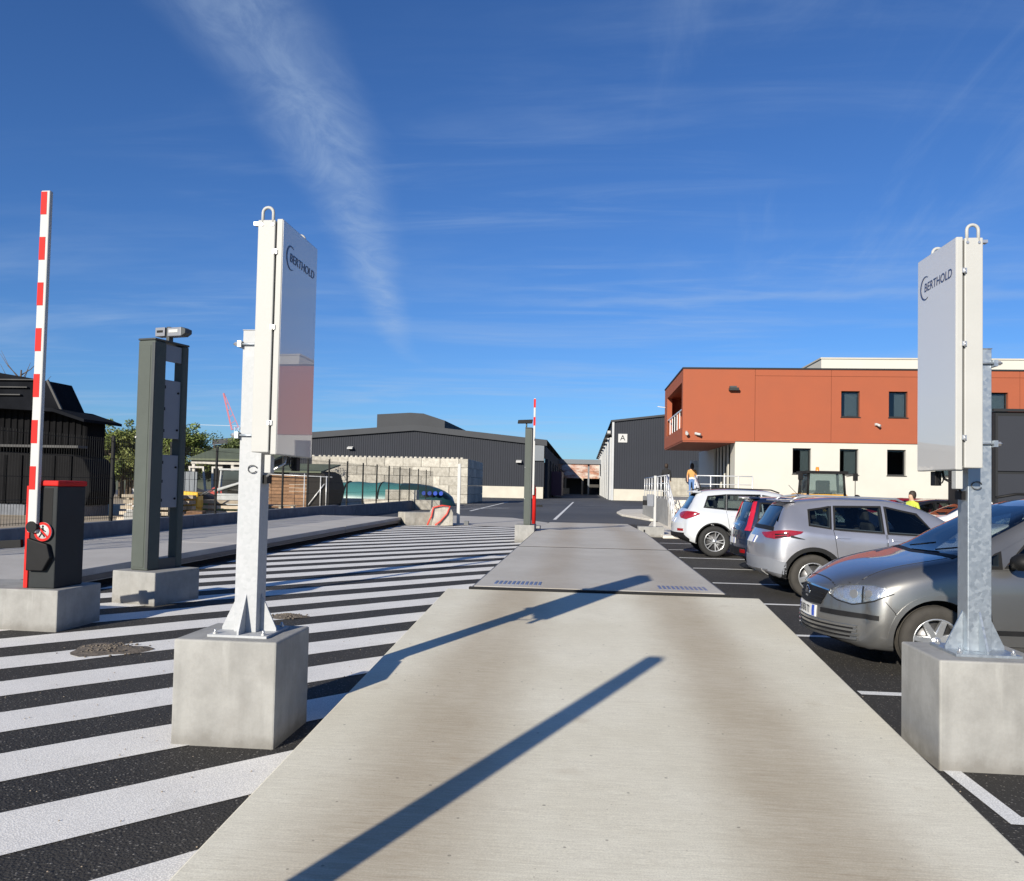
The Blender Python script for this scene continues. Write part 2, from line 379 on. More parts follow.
mat('cab_glass', (0.30, 0.38, 0.37), 0.04, trans=0.85, spec=0.6)
mat('hivis', (0.45, 0.52, 0.06), 0.8, var=0.1)
mat('cloth_black', (0.012, 0.012, 0.014), 0.9, var=0.3)
mat('cloth_jeans', (0.10, 0.19, 0.40), 0.9, var=0.2, scale=9)
mat('cloth_tan', (0.52, 0.27, 0.09), 0.9, var=0.1)
mat('cloth_white', (0.75, 0.74, 0.72), 0.9)
mat('skin', (0.52, 0.30, 0.20), 0.6)
mat('hair', (0.03, 0.018, 0.012), 0.7)
mat('bark', (0.10, 0.075, 0.055), 0.9, var=0.3, scale=8)
mat('leaf_a', (0.15, 0.19, 0.05), 0.6, rnd=0.25, var=0.35, scale=1.2, spec=0.3)
mat('leaf_b', (0.17, 0.19, 0.06), 0.6, rnd=0.25, var=0.35, scale=1.2, spec=0.3)
mat('leaf_c', (0.09, 0.12, 0.04), 0.6, rnd=0.25, var=0.35, scale=1.2, spec=0.3)
mat('yard_dirt', (0.34, 0.28, 0.20), 0.95, var=0.3, scale=0.5, bump=0.5, bscale=5, dirt=((0.16, 0.13, 0.10), 1.3, 0.5, 0.75, 0.6))
mat('field', (0.13, 0.135, 0.06), 0.95, var=0.35, scale=0.02, bump=0.2, bscale=2)
mat('gravel_heap', (0.12, 0.10, 0.08), 0.95, var=0.5, scale=25, bump=0.6, bscale=60)
mat('stone_bit', (0.22, 0.18, 0.14), 0.9, rnd=0.4)
mat('barn_black', (0.008, 0.008, 0.009), 0.95, spec=0.05, var=0.4, scale=1.2, bump=0.15, bscale=10)
mat('barn_roof', (0.010, 0.011, 0.014), 0.95, spec=0.05, var=0.35, scale=1.5, bump=0.2, bscale=12)
mat('barn_edge', (0.06, 0.06, 0.06), 0.8, var=0.4, scale=1.5)
mat('tarpaulin_grey', (0.010, 0.010, 0.011), 0.9, spec=0.08, var=0.3, scale=1.4, bump=0.3, bscale=4, bdist=0.05)
mat('roof_olive', (0.115, 0.135, 0.085), 0.75, var=0.2, scale=0.7, bump=0.1, bscale=8)
mat('wood_white', (0.52, 0.50, 0.46), 0.7, var=0.12, scale=4)
mat('wood_brown', (0.27, 0.15, 0.08), 0.85, var=0.3, scale=4, rnd=0.3)
mat('wood_pale', (0.45, 0.38, 0.29), 0.85, var=0.25, scale=4, rnd=0.3)
mat('inside_dark', (0.015, 0.013, 0.012), 0.95)
mat('machine_yellow', (0.75, 0.42, 0.015), 0.45, var=0.1, scale=4)
mat('machine_green', (0.10, 0.33, 0.09), 0.5, var=0.1, scale=4)
mat('machine_grey', (0.42, 0.43, 0.43), 0.5, var=0.15, scale=3)
mat('tarp_red', (0.42, 0.07, 0.06), 0.8, var=0.2, scale=3)
mat('tarp_teal', (0.05, 0.19, 0.185), 0.38, var=0.12, scale=0.8, bump=0.1, bscale=3)
mat('tarp_teal_dark', (0.012, 0.045, 0.045), 0.35, var=0.2, scale=0.8)
mat('pipe_blue', (0.03, 0.07, 0.38), 0.35)
mat('crane_hazed_red', (0.50, 0.17, 0.21), 0.6)  # red mixed towards the sky colour: distance haze put into the paint
mat('crane_hazed_pale', (0.42, 0.50, 0.60), 0.6)  # white with bluish haze of the distance mixed in
mat('tile_rust', (0.42, 0.20, 0.13), 0.9, var=0.5, scale=0.9, dirt=((0.62, 0.54, 0.46), 0.5, 0.42, 0.6, 0.9))
mat('shed_dark', (0.05, 0.048, 0.045), 0.9)
mat('hill_green', (0.05, 0.06, 0.035), 0.95, var=0.4, scale=0.1)
mat('hose_red', (0.60, 0.06, 0.04), 0.5)
mat('sheet_grey', (0.13, 0.145, 0.165), 0.5, 0.2, var=0.1)
def panel_face(name, col):
    t = NT(name)
    t.b.inputs['Base Color'].default_value = (*col, 1); t.b.inputs['Roughness'].default_value = 0.32
    t.b.inputs['Coat Weight'].default_value = 1.0; t.b.inputs['Coat Roughness'].default_value = 0.0; t.b.inputs['Coat IOR'].default_value = 1.65
    n = t.N.new('ShaderNodeBump'); n.inputs['Strength'].default_value = 0.25; n.inputs['Distance'].default_value = 0.006
    t.L.new(t.noise(1.3, 1, 0.3), n.inputs['Height']); t.L.new(n.outputs[0], t.b.inputs['Coat Normal'])
    return t.m
panel_face('panel_gloss', (0.58, 0.565, 0.54))

def glass_mat(name, tint):
    """thin car glass: mirror reflection by angle over a tinted clear pane"""
    m = bpy.data.materials.new(name); m.use_nodes = True; MATS[name] = m; N = m.node_tree.nodes; LK = m.node_tree.links; N.clear()
    o = N.new('ShaderNodeOutputMaterial'); mx = N.new('ShaderNodeMixShader'); tr = N.new('ShaderNodeBsdfTransparent'); gl = N.new('ShaderNodeBsdfGlossy'); fr = N.new('ShaderNodeFresnel')
    tr.inputs[0].default_value = (*tint, 1); gl.inputs['Roughness'].default_value = 0.0; gl.inputs['Color'].default_value = (1, 1, 1, 1); fr.inputs[0].default_value = 1.52
    LK.new(fr.outputs[0], mx.inputs[0]); LK.new(tr.outputs[0], mx.inputs[1]); LK.new(gl.outputs[0], mx.inputs[2]); LK.new(mx.outputs[0], o.inputs[0])
glass_mat('window_pane', (0.55, 0.60, 0.62)); mat('blind', (0.34, 0.34, 0.33), 0.9)
glass_mat('lamp_lens', (0.93, 0.94, 0.94)); glass_mat('car_pane', (0.50, 0.56, 0.55)); glass_mat('car_pane_dark', (0.14, 0.15, 0.16)); glass_mat('car_screen', (0.62, 0.68, 0.67))
mat('seat_cloth', (0.035, 0.035, 0.038), 0.9, var=0.2, scale=8)
mat('cabin_lining', (0.05, 0.05, 0.05), 0.9)
# ================================================================== helpers
def tag(o, label=None, cat=None, group=None, kind=None):
    if label: o['label'] = label
    if cat: o['category'] = cat
    if group: o['group'] = group
    if kind: o['kind'] = kind
    return o
def empty(name, loc=(0, 0, 0), rz=0.0, label=None, cat=None, group=None):
    o = bpy.data.objects.new(name, None); o.empty_display_size = 0.2; COL.objects.link(o)
    o.location = loc; o.rotation_euler = (0, 0, rz); tag(o, label, cat, group); return o
def link_mesh(name, me, parent=None, loc=None, rot=None):
    o = bpy.data.objects.new(name, me); COL.objects.link(o)
    if parent is not None: o.parent = parent
    if loc is not None: o.location = loc
    if rot is not None: o.rotation_euler = rot
    return o
def copy_tree(o, parent=None):
    c = o.copy(); COL.objects.link(c); c.parent = parent
    for ch in o.children: copy_tree(ch, c)
    return c
def basis(d):
    d = Vector(d).normalized(); up = Vector((0, 0, 1)) if abs(d.z) < 0.95 else Vector((1, 0, 0))
    a = d.cross(up).normalized(); return d, a, a.cross(d).normalized()
class MB:
    def __init__(s): s.v = []; s.f = []; s.mi = []; s.sm = []; s.cur = 0
    def _f(s, idx, smooth=False): s.f.append(tuple(idx)); s.mi.append(s.cur); s.sm.append(smooth)
    def quad(s, a, b, c, d): n = len(s.v); s.v += [tuple(a), tuple(b), tuple(c), tuple(d)]; s._f((n, n+1, n+2, n+3)); return s
    def box(s, x0, x1, y0, y1, z0, z1):
        n = len(s.v)
        s.v += [(x0, y0, z0), (x1, y0, z0), (x1, y1, z0), (x0, y1, z0), (x0, y0, z1), (x1, y0, z1), (x1, y1, z1), (x0, y1, z1)]
        for f in ((0, 3, 2, 1), (4, 5, 6, 7), (0, 1, 5, 4), (1, 2, 6, 5), (2, 3, 7, 6), (3, 0, 4, 7)): s._f([n + i for i in f])
        return s
    def prism(s, poly, axis, a, b):
        """polygon in two coordinates, extruded along axis from a to b; order of the two: the other axes in xyz order"""
        n = len(s.v); k = len(poly)
        for t in (a, b):
            for p in poly:
                q = list(p); q.insert(axis, t); s.v.append(tuple(q))
        area = sum(poly[i][0] * poly[(i+1) % k][1] - poly[(i+1) % k][0] * poly[i][1] for i in range(k))
        if axis == 1: area = -area
        if (b - a) * area < 0: A = list(range(k)); B = list(range(k - 1, -1, -1)); fl = True
        else: A = list(range(k - 1, -1, -1)); B = list(range(k)); fl = False
        s._f([n + i for i in A]); s._f([n + k + i for i in B])
        for i in range(k):
            j = (i + 1) % k
            q = (n + i, n + j, n + k + j, n + k + i)
            s._f(q[::-1] if fl else q)
        return s
    def tube(s, pts, r, seg=8, cap=True, smooth=True, r1=None):
        pts = [Vector(p) for p in pts]; n0 = len(s.v); m = len(pts)
        rs = r if isinstance(r, (list, tuple)) else [r + ((r1 if r1 is not None else r) - r) * i / max(1, m - 1) for i in range(m)]
        prev = None
        for i, p in enumerate(pts):
            d = (pts[min(i + 1, m - 1)] - pts[max(i - 1, 0)])
            d, a, b = basis(d)
            if prev is not None:
                a = (prev - d * prev.dot(d)); a = a.normalized() if a.length > 1e-5 else basis(d)[1]; b = a.cross(d).normalized()
            prev = a
            for k in range(seg):
                t = 2 * math.pi * k / seg; s.v.append(tuple(p + (a * math.cos(t) + b * math.sin(t)) * rs[i]))
        for i in range(m - 1):
            for k in range(seg):
                k2 = (k + 1) % seg
                s._f((n0 + i*seg + k, n0 + (i+1)*seg + k, n0 + (i+1)*seg + k2, n0 + i*seg + k2), smooth)
        if cap:
            s._f([n0 + k for k in range(seg)]); s._f([n0 + (m-1)*seg + k for k in range(seg - 1, -1, -1)])
        return s
    def bar(s, p0, p1, w, h):
        """square bar between two points"""
        d, a, b = basis(Vector(p1) - Vector(p0)); n = len(s.v)
        for p in (Vector(p0), Vector(p1)):
            for sx, sy in ((-1, -1), (1, -1), (1, 1), (-1, 1)): s.v.append(tuple(p + a * sx * w / 2 + b * sy * h / 2))
        for f in ((0, 1, 2, 3), (7, 6, 5, 4), (0, 4, 5, 1), (1, 5, 6, 2), (2, 6, 7, 3), (3, 7, 4, 0)): s._f([n + i for i in f])
        return s
    def lathe(s, prof, axis='z', seg=24, c=(0, 0, 0), smooth=True):
        """profile of (radius, along-axis)"""
        n = len(s.v); m = len(prof)
        for r, h in prof:
            for k in range(seg):
                t = 2 * math.pi * k / seg; u, w = r * math.cos(t), r * math.sin(t)
                p = {'z': (u, w, h), 'y': (u, h, w), 'x': (h, u, w)}[axis]
                s.v.append((p[0] + c[0], p[1] + c[1], p[2] + c[2]))
        for i in range(m - 1):
            for k in range(seg):
                k2 = (k + 1) % seg; q = (n + i*seg + k, n + i*seg + k2, n + (i+1)*seg + k2, n + (i+1)*seg + k)
                s._f(q if axis != 'y' else q[::-1], smooth)
        return s
    def build(s, name, m, parent=None, bevel=0.0, sharp=None, loc=None, rot=None, bseg=2):
        me = bpy.data.meshes.new(name); me.from_pydata(s.v, [], s.f)
        ms = m if isinstance(m, (list, tuple)) else [m]
        for x in ms: me.materials.append(MATS[x] if isinstance(x, str) else x)
        me.polygons.foreach_set('material_index', s.mi); me.polygons.foreach_set('use_smooth', s.sm)
        me.update()
        o = link_mesh(name, me, parent, loc, rot)
        if bevel:
            b = o.modifiers.new('bevel', 'BEVEL'); b.width = bevel; b.segments = bseg; b.limit_method = 'ANGLE'; b.angle_limit = R(40)
        return o
def struct(o): o['kind'] = 'structure'; return o
def ground_poly(name, pts, z, m, parent=None):
    mb = MB(); n = len(pts); mb.v = [(x, y, z) for x, y in pts]
    a = sum(pts[i][0]*pts[(i+1) % n][1] - pts[(i+1) % n][0]*pts[i][1] for i in range(n))
    mb._f(range(n) if a > 0 else range(n - 1, -1, -1)); return mb.build(name, m, parent)
def clip(poly, a, b, c):
    """keep a*x+b*y<=c"""
    out = []
    for i in range(len(poly)):
        p, q = poly[i], poly[(i+1) % len(poly)]; dp = a*p[0]+b*p[1]-c; dq = a*q[0]+b*q[1]-c
        if dp <= 0: out.append(p)
        if dp * dq < 0: t = dp / (dp - dq); out.append((p[0]+(q[0]-p[0])*t, p[1]+(q[1]-p[1])*t))
    return out
_font = {}
def lettering(text, size, m, parent, mw, depth=0.001, name='lettering'):
    cu = bpy.data.curves.new('t', 'FONT'); cu.body = text; cu.size = size; cu.extrude = depth; cu.align_x = 'CENTER'; cu.align_y = 'CENTER'
    to = bpy.data.objects.new('t', cu); COL.objects.link(to)
    dg = bpy.context.evaluated_depsgraph_get(); dg.update()
    me = bpy.data.meshes.new_from_object(to.evaluated_get(dg)); bpy.data.objects.remove(to); me.name = name
    me.materials.clear(); me.materials.append(MATS[m])
    me.transform(mw); o = link_mesh(name, me, parent); return o

# ================================================================== ground
SL, SR = -1.50, 1.815          # ramp edges
PL, PR = -1.40, 1.765          # weighing deck edges
DL, DR = -10.55, -7.10         # second deck on the left
def ramp_z(y): return 0.13 + (y - 2.8) * (0.30 - 0.13) / (10.30 - 2.8)
land = MB()
rad = [0, 60, 200, 500, 1200, 3000]; seg = 48; land.v.append((0, 60, -0.06))
for r in rad[1:]:
    for k in range(seg): t = 2*math.pi*k/seg; land.v.append((r*math.cos(t), 60 + r*math.sin(t), -0.06))
for k in range(seg): land._f((0, 1+k, 1+(k+1) % seg))
for i in range(len(rad) - 2):
    for k in range(seg): a = 1+i*seg; b = a+seg; k2 = (k+1) % seg; land._f((a+k, b+k, b+k2, a+k2))
struct(land.build('ground', 'field'))
asp = struct(ground_poly('asphalt_yard', [(-10.9, -40), (60, -40), (60, 36.4), (-10.9, 36.4)], 0.0, 'asphalt'))
far = struct(ground_poly('road', [(-60, 36.4), (60, 36.4), (60, 172), (-60, 172)], 0.0, 'far_asphalt'))
struct(ground_poly('dirt_yard', [(-120, -40), (-10.9, -40), (-10.9, 56), (-120, 110)], 0.012, 'yard_dirt'))

# hatched no-parking area between the two decks: every stripe a sheet of paint
ang = R(47); dv = (math.cos(ang), math.sin(ang)); nv = (-math.sin(ang), math.cos(ang))
k = -9
while True:
    o0 = 4.035 + 0.962 * k; o1 = o0 + 0.50
    if o0 > 27.5: break
    P = [(nv[0]*o0 - dv[0]*30, nv[1]*o0 - dv[1]*30), (nv[0]*o0 + dv[0]*60, nv[1]*o0 + dv[1]*60), (nv[0]*o1 + dv[0]*60, nv[1]*o1 + dv[1]*60), (nv[0]*o1 - dv[0]*30, nv[1]*o1 - dv[1]*30)]
    k += 1
    for c in ((1, 0, PL - 0.03), (-1, 0, 6.98), (0, 1, 31.4), (0, -1, 6)):
        P = clip(P, *c)
        if len(P) < 3: break
    if len(P) < 3: continue
    # hand-laid edges wander a little
    Q = []
    for i in range(len(P)):
        p, q = Vector(P[i]), Vector(P[(i+1) % len(P)]); L_ = (q - p).length; n = max(1, int(L_ / 0.45))
        for j in range(n):
            w = p.lerp(q, j / n)
            if j and abs((q - p).normalized().dot(Vector(dv))) > 0.9: w += Vector(nv) * random.uniform(-0.010, 0.010)
            Q.append(tuple(w))
    ground_poly('painted_stripe', Q, 0.004, 'road_white', asp)
# stall lines on the right, and the line that ends at the nearest block
for y in (6.85, 9.42, 11.92, 14.40, 16.98, 19.45, 21.95, 24.45):
    ground_poly('painted_line', [(2.24, y - .055), (7.2, y - .055), (7.2, y + .055), (2.24, y + .055)], 0.004, 'stall_white', asp)
ground_poly('painted_line', [(2.12, 4.26), (2.22, 4.36), (2.22, 5.4), (2.12, 5.4)], 0.004, 'stall_white', asp)
ground_poly('painted_line', [(2.12, 4.26), (7.2, 4.26), (7.2, 4.36), (2.22, 4.36)], 0.004, 'stall_white', asp)
# road lines beyond the ramp
def rl(a, b, w=0.13):
    d = (Vector(b) - Vector(a)).normalized(); n = Vector((-d.y, d.x)) * w / 2; a = Vector(a); b = Vector(b)
    ground_poly('painted_line', [tuple(a - n), tuple(b - n), tuple(b + n), tuple(a + n)], 0.004, 'stall_white', far)
rl((-1.45, 39.5), (-1.2, 86), 0.16)
rl((-7.0, 49.4), (-7.5, 79), 0.16); rl((-9.6, 50), (-5.4, 58), 0.16); rl((-12, 58), (-6.0, 58.4), 0.16); rl((-12, 66), (-7.2, 66), 0.16)
rl((-1.0, 72), (14, 72), 0.12)
# pale apron the hatching runs out on
struct(ground_poly('concrete_apron', [(-7.0, 31.6), (-1.6, 31.6), (-1.6, 36.0), (-3.6, 40.5), (-6.9, 41.5)], 0.006, 'side_deck_concrete'))
# pavement by the stairs, with a kerb
pv = MB()
poly = [(2.1, 46.5), (2.0, 51), (2.6, 57), (4.8, 60), (16, 60), (16, 37.6), (5.2, 37.6), (3.2, 40.5)]
pv.prism([p for p in poly], 2, 0.002, 0.12); struct(pv.build('pavement', 'paving_concrete', bevel=0.02))
pv = MB(); pv.prism([(2.55, 26.7), (7.3, 26.7), (7.3, 37.5), (3.05, 37.5), (2.55, 33)], 2, 0.002, 0.10); struct(pv.build('pavement', 'paving_concrete', bevel=0.02))

# concrete approach ramps
def ramp(name, x0, x1, ys, zs, m, drop=0.3, flare=None):
    mb = MB(); n = len(ys)
    for y, z in zip(ys, zs):
        if flare: x0, x1 = flare(y)
        mb.v += [(x0, y, z), (x1, y, z), (x0, y, -drop), (x1, y, -drop)]
    for i in range(n - 1):
        a, b = 4*i, 4*(i+1)
        mb._f((a, a+1, b+1, b)); mb._f((a+2, a, b, b+2)); mb._f((a+1, a+3, b+3, b+1))
    mb._f((0, 2, 3, 1)); e = 4*(n-1); mb._f((e, e+1, e+3, e+2))
    return struct(mb.build(name, m, bevel=0.012))
ramp('concrete_ramp', SL, SR, [-5.0, -2.9, 10.27], [-0.03, ramp_z(-2.9), 0.292], 'ramp_concrete', flare=lambda y: (-1.52 - .028*(y - 3), 1.80 + .050*(y - 3)))
ramp('concrete_ramp', SL + 0.05, SR - 0.02, [24.55, 34.0, 35.0], [0.30, 0.12, -0.02], 'deck_concrete')

# weighbridge deck: two slabs, steel edge, rows of blue-grey slots
wb = empty('weighbridge', ((PL + PR) / 2, 10.3, 0), 0, 'pale concrete weighbridge deck in the middle of the lane, beyond the ramp', 'weighbridge')
W0 = Vector(wb.location)
def WB(mb, name, m, par=wb, **k):
    mb.v = [(x - W0.x, y - W0.y, z - W0.z) for x, y, z in mb.v]; return mb.build(name, m, par, **k)
for y0, y1, zt_ in ((10.36, 17.30, .325), (17.48, 24.40, .325)):
    s_ = MB().box(PL, PR, y0, y1, 0.02, zt_); sl = WB(s_, 'deck_slab', 'deck_concrete', bevel=0.01)
    e_ = MB().box(PL - 0.015, PL - 0.002, y0, y1, 0.16, zt_ - .004).box(PR + 0.002, PR + 0.015, y0, y1, 0.16, zt_ - .004); WB(e_, 'steel_edge', 'steel_dark', sl)
WB(MB().box(PL - 0.05, PR + 0.05, 10.275, 10.357, 0.05, 0.318), 'edge_beam', 'dark_gap')
WB(MB().box(PL, PR, 17.303, 17.477, 0.05, 0.322), 'joint', 'dark_gap')
WB(MB().box(PL, PR, 24.403, 24.547, 0.05, 0.318), 'joint', 'dark_gap')
slotm = None
for xs in (-1.17, 0.98):
    for i in range(11):
        mb = MB().box(xs + i*0.058, xs + i*0.058 + 0.034, 10.62, 10.98, 0.3245, 0.329); WB(mb, 'deck_slot', 'blue_slot')
struct(MB().box(PL - 0.12, PR + 0.12, 10.3, 24.55, -0.2, 0.015).build('weighbridge_pit', 'dark_gap'))

# second deck along the fence
w2 = empty('weighbridge', ((DL + DR) / 2, 7, 0), 0, 'long grey weighbridge deck along the black fence on the left', 'weighbridge')
W0 = Vector(w2.location)
ycuts = [-6, 1.5, 8.9, 16.3, 23.7, 31.1]
for a, b in zip(ycuts[:-1], ycuts[1:]):
    sl = WB(MB().box(DL, DR, a + .02, b - .02, 0.10, 0.30), 'deck_slab', 'side_deck_concrete', w2, bevel=0.012)
    WB(MB().box(DR - .02, DR + .012, a + .03, b - .03, 0.12, 0.20), 'steel_edge', 'steel_dark', sl)
WB(MB().box(DL + .1, DR - .12, -6, 31.0, -0.02, 0.12), 'understructure', 'dark_gap', w2)
ramp('concrete_ramp', DL, DR, [31.15, 36.2], [0.30, 0.0], 'side_deck_concrete')

# low dark kerb wall carrying the fence: precast lengths
kw = empty('kerb_wall', (-10.75, 20, 0), 0, 'low dark grey precast kerb wall under the black wire fence', 'wall')
W0 = Vector(kw.location); y = 3.0
while y < 55:
    WB(MB().box(-10.86, -10.64, y + .006, y + 2.62 - .006, -0.05, 0.62 if y < 33 else 0.56), 'kerb_length', 'kerb_concrete', kw, bevel=0.012); y += 2.62
fn = empty('wire_fence', (-10.75, 20, 0), 0, 'black wire mesh fence with slim posts on the kerb wall at left', 'fence')
W0 = Vector(fn.location); y = 9.74; first = None; fpost = None
while y < 54.5:
    if fpost is None:
        fpost = WB(MB().box(-10.78, -10.72, y - .03, y + .03, 0.5, 2.55).box(-10.785, -10.715, y - .035, y + .035, 2.55, 2.565), 'post', 'fence_black', fn)
        mb = MB()
        for i in range(1, 33): mb.box(-10.7525, -10.7475, y + i*2.62/33 - .0025, y + i*2.62/33 + .0025, 0.66, 2.50)
        for z in (0.70, 1.15, 1.60, 2.05, 2.44): mb.box(-10.757, -10.743, y + .03, y + 2.59, z - .004, z + .004)
        fpan = WB(mb, 'wire_panel', 'fence_black', fn)
    else:
        for src in (fpost, fpan):
            c = src.copy(); COL.objects.link(c); c.parent = fn; c.location = (0, y - 9.74, 0)
    y += 2.62

# gravel heap swept onto the hatching, and grit
def heap(x, y, r, h, lab):
    mb = MB(); seg = 18; rings = 6; mb.v.append((x, y, h + .004))
    for i in range(1, rings + 1):
        for k in range(seg):
            t = 2*math.pi*k/seg; rr = r*i/rings*(1 + .18*math.sin(3*t + 1) + random.uniform(-.08, .08))
            mb.v.append((x + rr*math.cos(t)*1.0, y + rr*math.sin(t)*0.8, max(0.0045, h*(1 - (i/rings)**1.5) + .005 + random.uniform(-.008, .008))))
    for k in range(seg): mb._f((0, 1+k, 1+(k+1) % seg), True)
    for i in range(rings - 1):
        for k in range(seg): a = 1+i*seg; b = a+seg; k2 = (k+1) % seg; mb._f((a+k, b+k, b+k2, a+k2), True)
    for i in range(160):
        t = random.uniform(0, 6.28); rr = r*abs(random.gauss(0, .55)); c = Vector((x + rr*math.cos(t), y + rr*math.sin(t)*.8, max(.008, h*max(0, 1-(rr/r)**1.5)))); s_ = random.uniform(.005, .013)
        mb.tube([c - Vector((s_, 0, 0)), c + Vector((s_, random.uniform(-s_, s_), s_*.6))], s_*.8, 5, smooth=False)
    o = mb.build('gravel_heap', 'gravel_heap'); tag(o, lab, 'gravel', kind='stuff')
heap(-4.42, 7.28, 0.36, 0.035, 'small brown heap of grit on the hatching left of the near concrete block')
heap(-3.49, 9.43, 0.22, 0.03, 'smaller scatter of brown grit on the hatching by the pole')
mb = MB()
for i in range(300):
    x = random.choice([random.uniform(-4.2, -1.55), random.uniform(1.9, 4.0)]); yy = random.uniform(2.2, 9.0); s_ = random.uniform(.0015, .0045)
    c = Vector((x, yy, .006 + s_*.4)); mb.tube([c - Vector((s_, 0, 0)), c + Vector((s_*.7, s_*.3, s_*.4))], s_*.75, 5, smooth=False)
o = mb.build('loose_grit', 'stone_bit'); tag(o, 'loose pale grit lying on the asphalt beside the ramp', 'grit', kind='stuff')

# ================================================================== detector portals
def portal(base, pole, panel, logo_side, label, pole_mat, ccx):
    """base: x0,x1,y0,y1,z1; pole: x0,x1,y0,y1,z1; panel: x0,x1,y0,y1,z0,z1; logo_side +1 = road lies towards +x"""
    ox, oy = (base[0]+base[1])/2, (base[2]+base[3])/2
    t = empty('detector_post', (ox, oy, 0), 0, label, 'detector post', 'radiation detector posts either side of the lane')
    def B(mb, name, m, par=t, **k):
        mb.v = [(x - ox, y - oy, z) for x, y, z in mb.v]; return mb.build(name, m, par, **k)
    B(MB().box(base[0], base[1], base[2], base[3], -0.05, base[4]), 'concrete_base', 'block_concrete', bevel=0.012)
    zb = base[4]; px, py = (pole[0]+pole[1])/2, (pole[2]+pole[3])/2; w = (pole[1]-pole[0])
    plate = B(MB().box(px - .19, px + .19, py - .19, py + .19, zb + .001, zb + .016), 'base_plate', pole_mat)
    B(MB().box(pole[0], pole[1], pole[2], pole[3], zb + .016, pole[4]).box(pole[0]-.004, pole[1]+.004, pole[2]-.004, pole[3]+.004, pole[4]+.0005, pole[4]+.006), 'pole', pole_mat, bevel=0.008)
    for dx, dy in ((1, 0), (-1, 0), (0, 1), (0, -1)):
        mb = MB(); h = w / 2 + .001
        if dx: mb.prism([(px + dx*h, zb+.016), (px + dx*(h+.105), zb+.016), (px + dx*(h+.105), zb+.035), (px + dx*h, zb+.255)], 1, py - .006, py + .006)
        else: mb.prism([(py + dy*h, zb+.016), (py + dy*(h+.105), zb+.016), (py + dy*(h+.105), zb+.035), (py + dy*h, zb+.255)], 0, px - .006, px + .006)
        B(mb, 'gusset', pole_mat)
    for sx in (-1, 1):
        for sy in (-1, 1):
            mb = MB(); mb.lathe([(0, .030), (.014, .030), (.016, .028), (.016, .016)], 'z', 6, (px + sx*.155, py + sy*.155, zb), False)
            mb.lathe([(0, .046), (.008, .046), (.008, .03)], 'z', 8, (px + sx*.155, py + sy*.155, zb)); B(mb, 'bolt', 'clip_steel', plate)
    x0, x1, y0, y1, z0, z1 = panel
    xi = x1 if logo_side > 0 else x0                  # inner (road) side
    s_ = logo_side
    lid = 0.038
    xs = sorted((xi - s_*lid, xi))                    # flat door facing the road
    xb = sorted(((x0 if s_ > 0 else x1), xi - s_*(lid + .012)))
    case = B(MB().box(xb[0], xb[1], y0 + .004, y1 - .004, z0, z1), 'detector_case', 'white_coat', bevel=0.006)
    B(MB().box(xi - s_*(lid+.012) - .0005 if s_ > 0 else xi + .0005 + lid, xi - s_*lid + .0005 if s_ > 0 else xi + lid + .012 - .0005, y0 + .02, y1 - .02, z0 + .015, z1 - .015), 'seal', 'dark_gap', case)
    door = B(MB().box(xs[0], xs[1], y0, y1, z0 - .012, z1 + .004), 'detector_door', 'white_coat', bevel=0.005)
    xf = xi + s_ * .0015
    xx = sorted((xi + s_*.0003, xf)); B(MB().box(xx[0], xx[1], y0 + .006, y1 - .006, z0 - .006, z1 - .002), 'door_face', 'panel_gloss', door)
    # company lettering: crescent and name
    cy, cz = (y0 + y1)/2, z1 - LOGO_DZ
    M = Matrix.Translation((xf + s_*.0018 - ox, cy - oy, cz)) @ Matrix.Rotation(R(90 * s_), 4, 'Z') @ Matrix.Rotation(R(90), 4, 'X')
    wl = (y1 - y0)
    lt = lettering('BERTHOLD', 0.074, 'navy_print', door, Matrix.Identity(4), 0.0006)
    vx = [v.co.x for v in lt.data.vertices]; k = wl*0.70 / (max(vx) - min(vx))
    for v in lt.data.vertices: v.co.x = v.co.x*k + wl*.055 + v.co.y*.12; v.co.y *= 1.05
    lt.data.transform(M)
    mb = MB(); r0 = .072; pts = []
    for i in range(25):
        a = R(62 + 236*i/24); th = .0025 + .010*math.sin(math.pi*i/24)**1.3
        pts.append((math.cos(a)*r0, math.sin(a)*r0, th))
    n = len(pts)
    for (x, y, th) in pts:
        q = Vector((x, y)).normalized()
        for rr in (r0 - th*.2, r0 + th): mb.v.append((q.x*rr - wl*.265, q.y*rr, 0.0006)); mb.v.append((q.x*rr - wl*.265, q.y*rr, -0.0006))
    for i in range(n - 1):
        a, b = 4*i, 4*(i+1); mb._f((a, b, b+2, a+2)); mb._f((a+2, b+2, b+3, a+3)); mb._f((a, a+1, b+1, b))
    cr = mb.build('crescent', 'navy_print', door); cr.data.transform(M)
    # hinge clips along the front seam, lifting eyes, lugs
    xm = xi - s_*(lid + .006)
    for zc in (z1 - .20, (z0+z1)/2 + .05, z0 + .18):
        B(MB().box(xm - .013, xm + .013, y0 - .010, y0 + .003, zc - .014, zc + .014).tube([(xm, y0 - .012, zc - .02), (xm, y0 - .012, zc + .012)], .004, 6), 'clip', 'clip_steel', case)
    xc = (x0 + x1)/2 - s_*.02
    for yc in (y0 + .012, y1 - .07):
        pts = [(xc - .033, yc, z1 - .035)] + [(xc - .033*math.cos(a), yc, z1 + .045 + .033*math.sin(a)) for a in [math.pi*i/8 for i in range(9)]] + [(xc + .033, yc, z1 - .035)]
        B(MB().tube(pts, .010, 8), 'lifting_eye', 'white_coat', case)
        B(MB().tube([(xc + .033, yc - .014, z1 - .03), (xc + .033, yc + .004, z1 - .03)], .009, 6).tube([(xc - .033, yc - .014, z1 - .03), (xc - .033, yc + .004, z1 - .03)], .009, 6), 'bolt', 'clip_steel', case)
    xo = x0 if s_ > 0 else x1
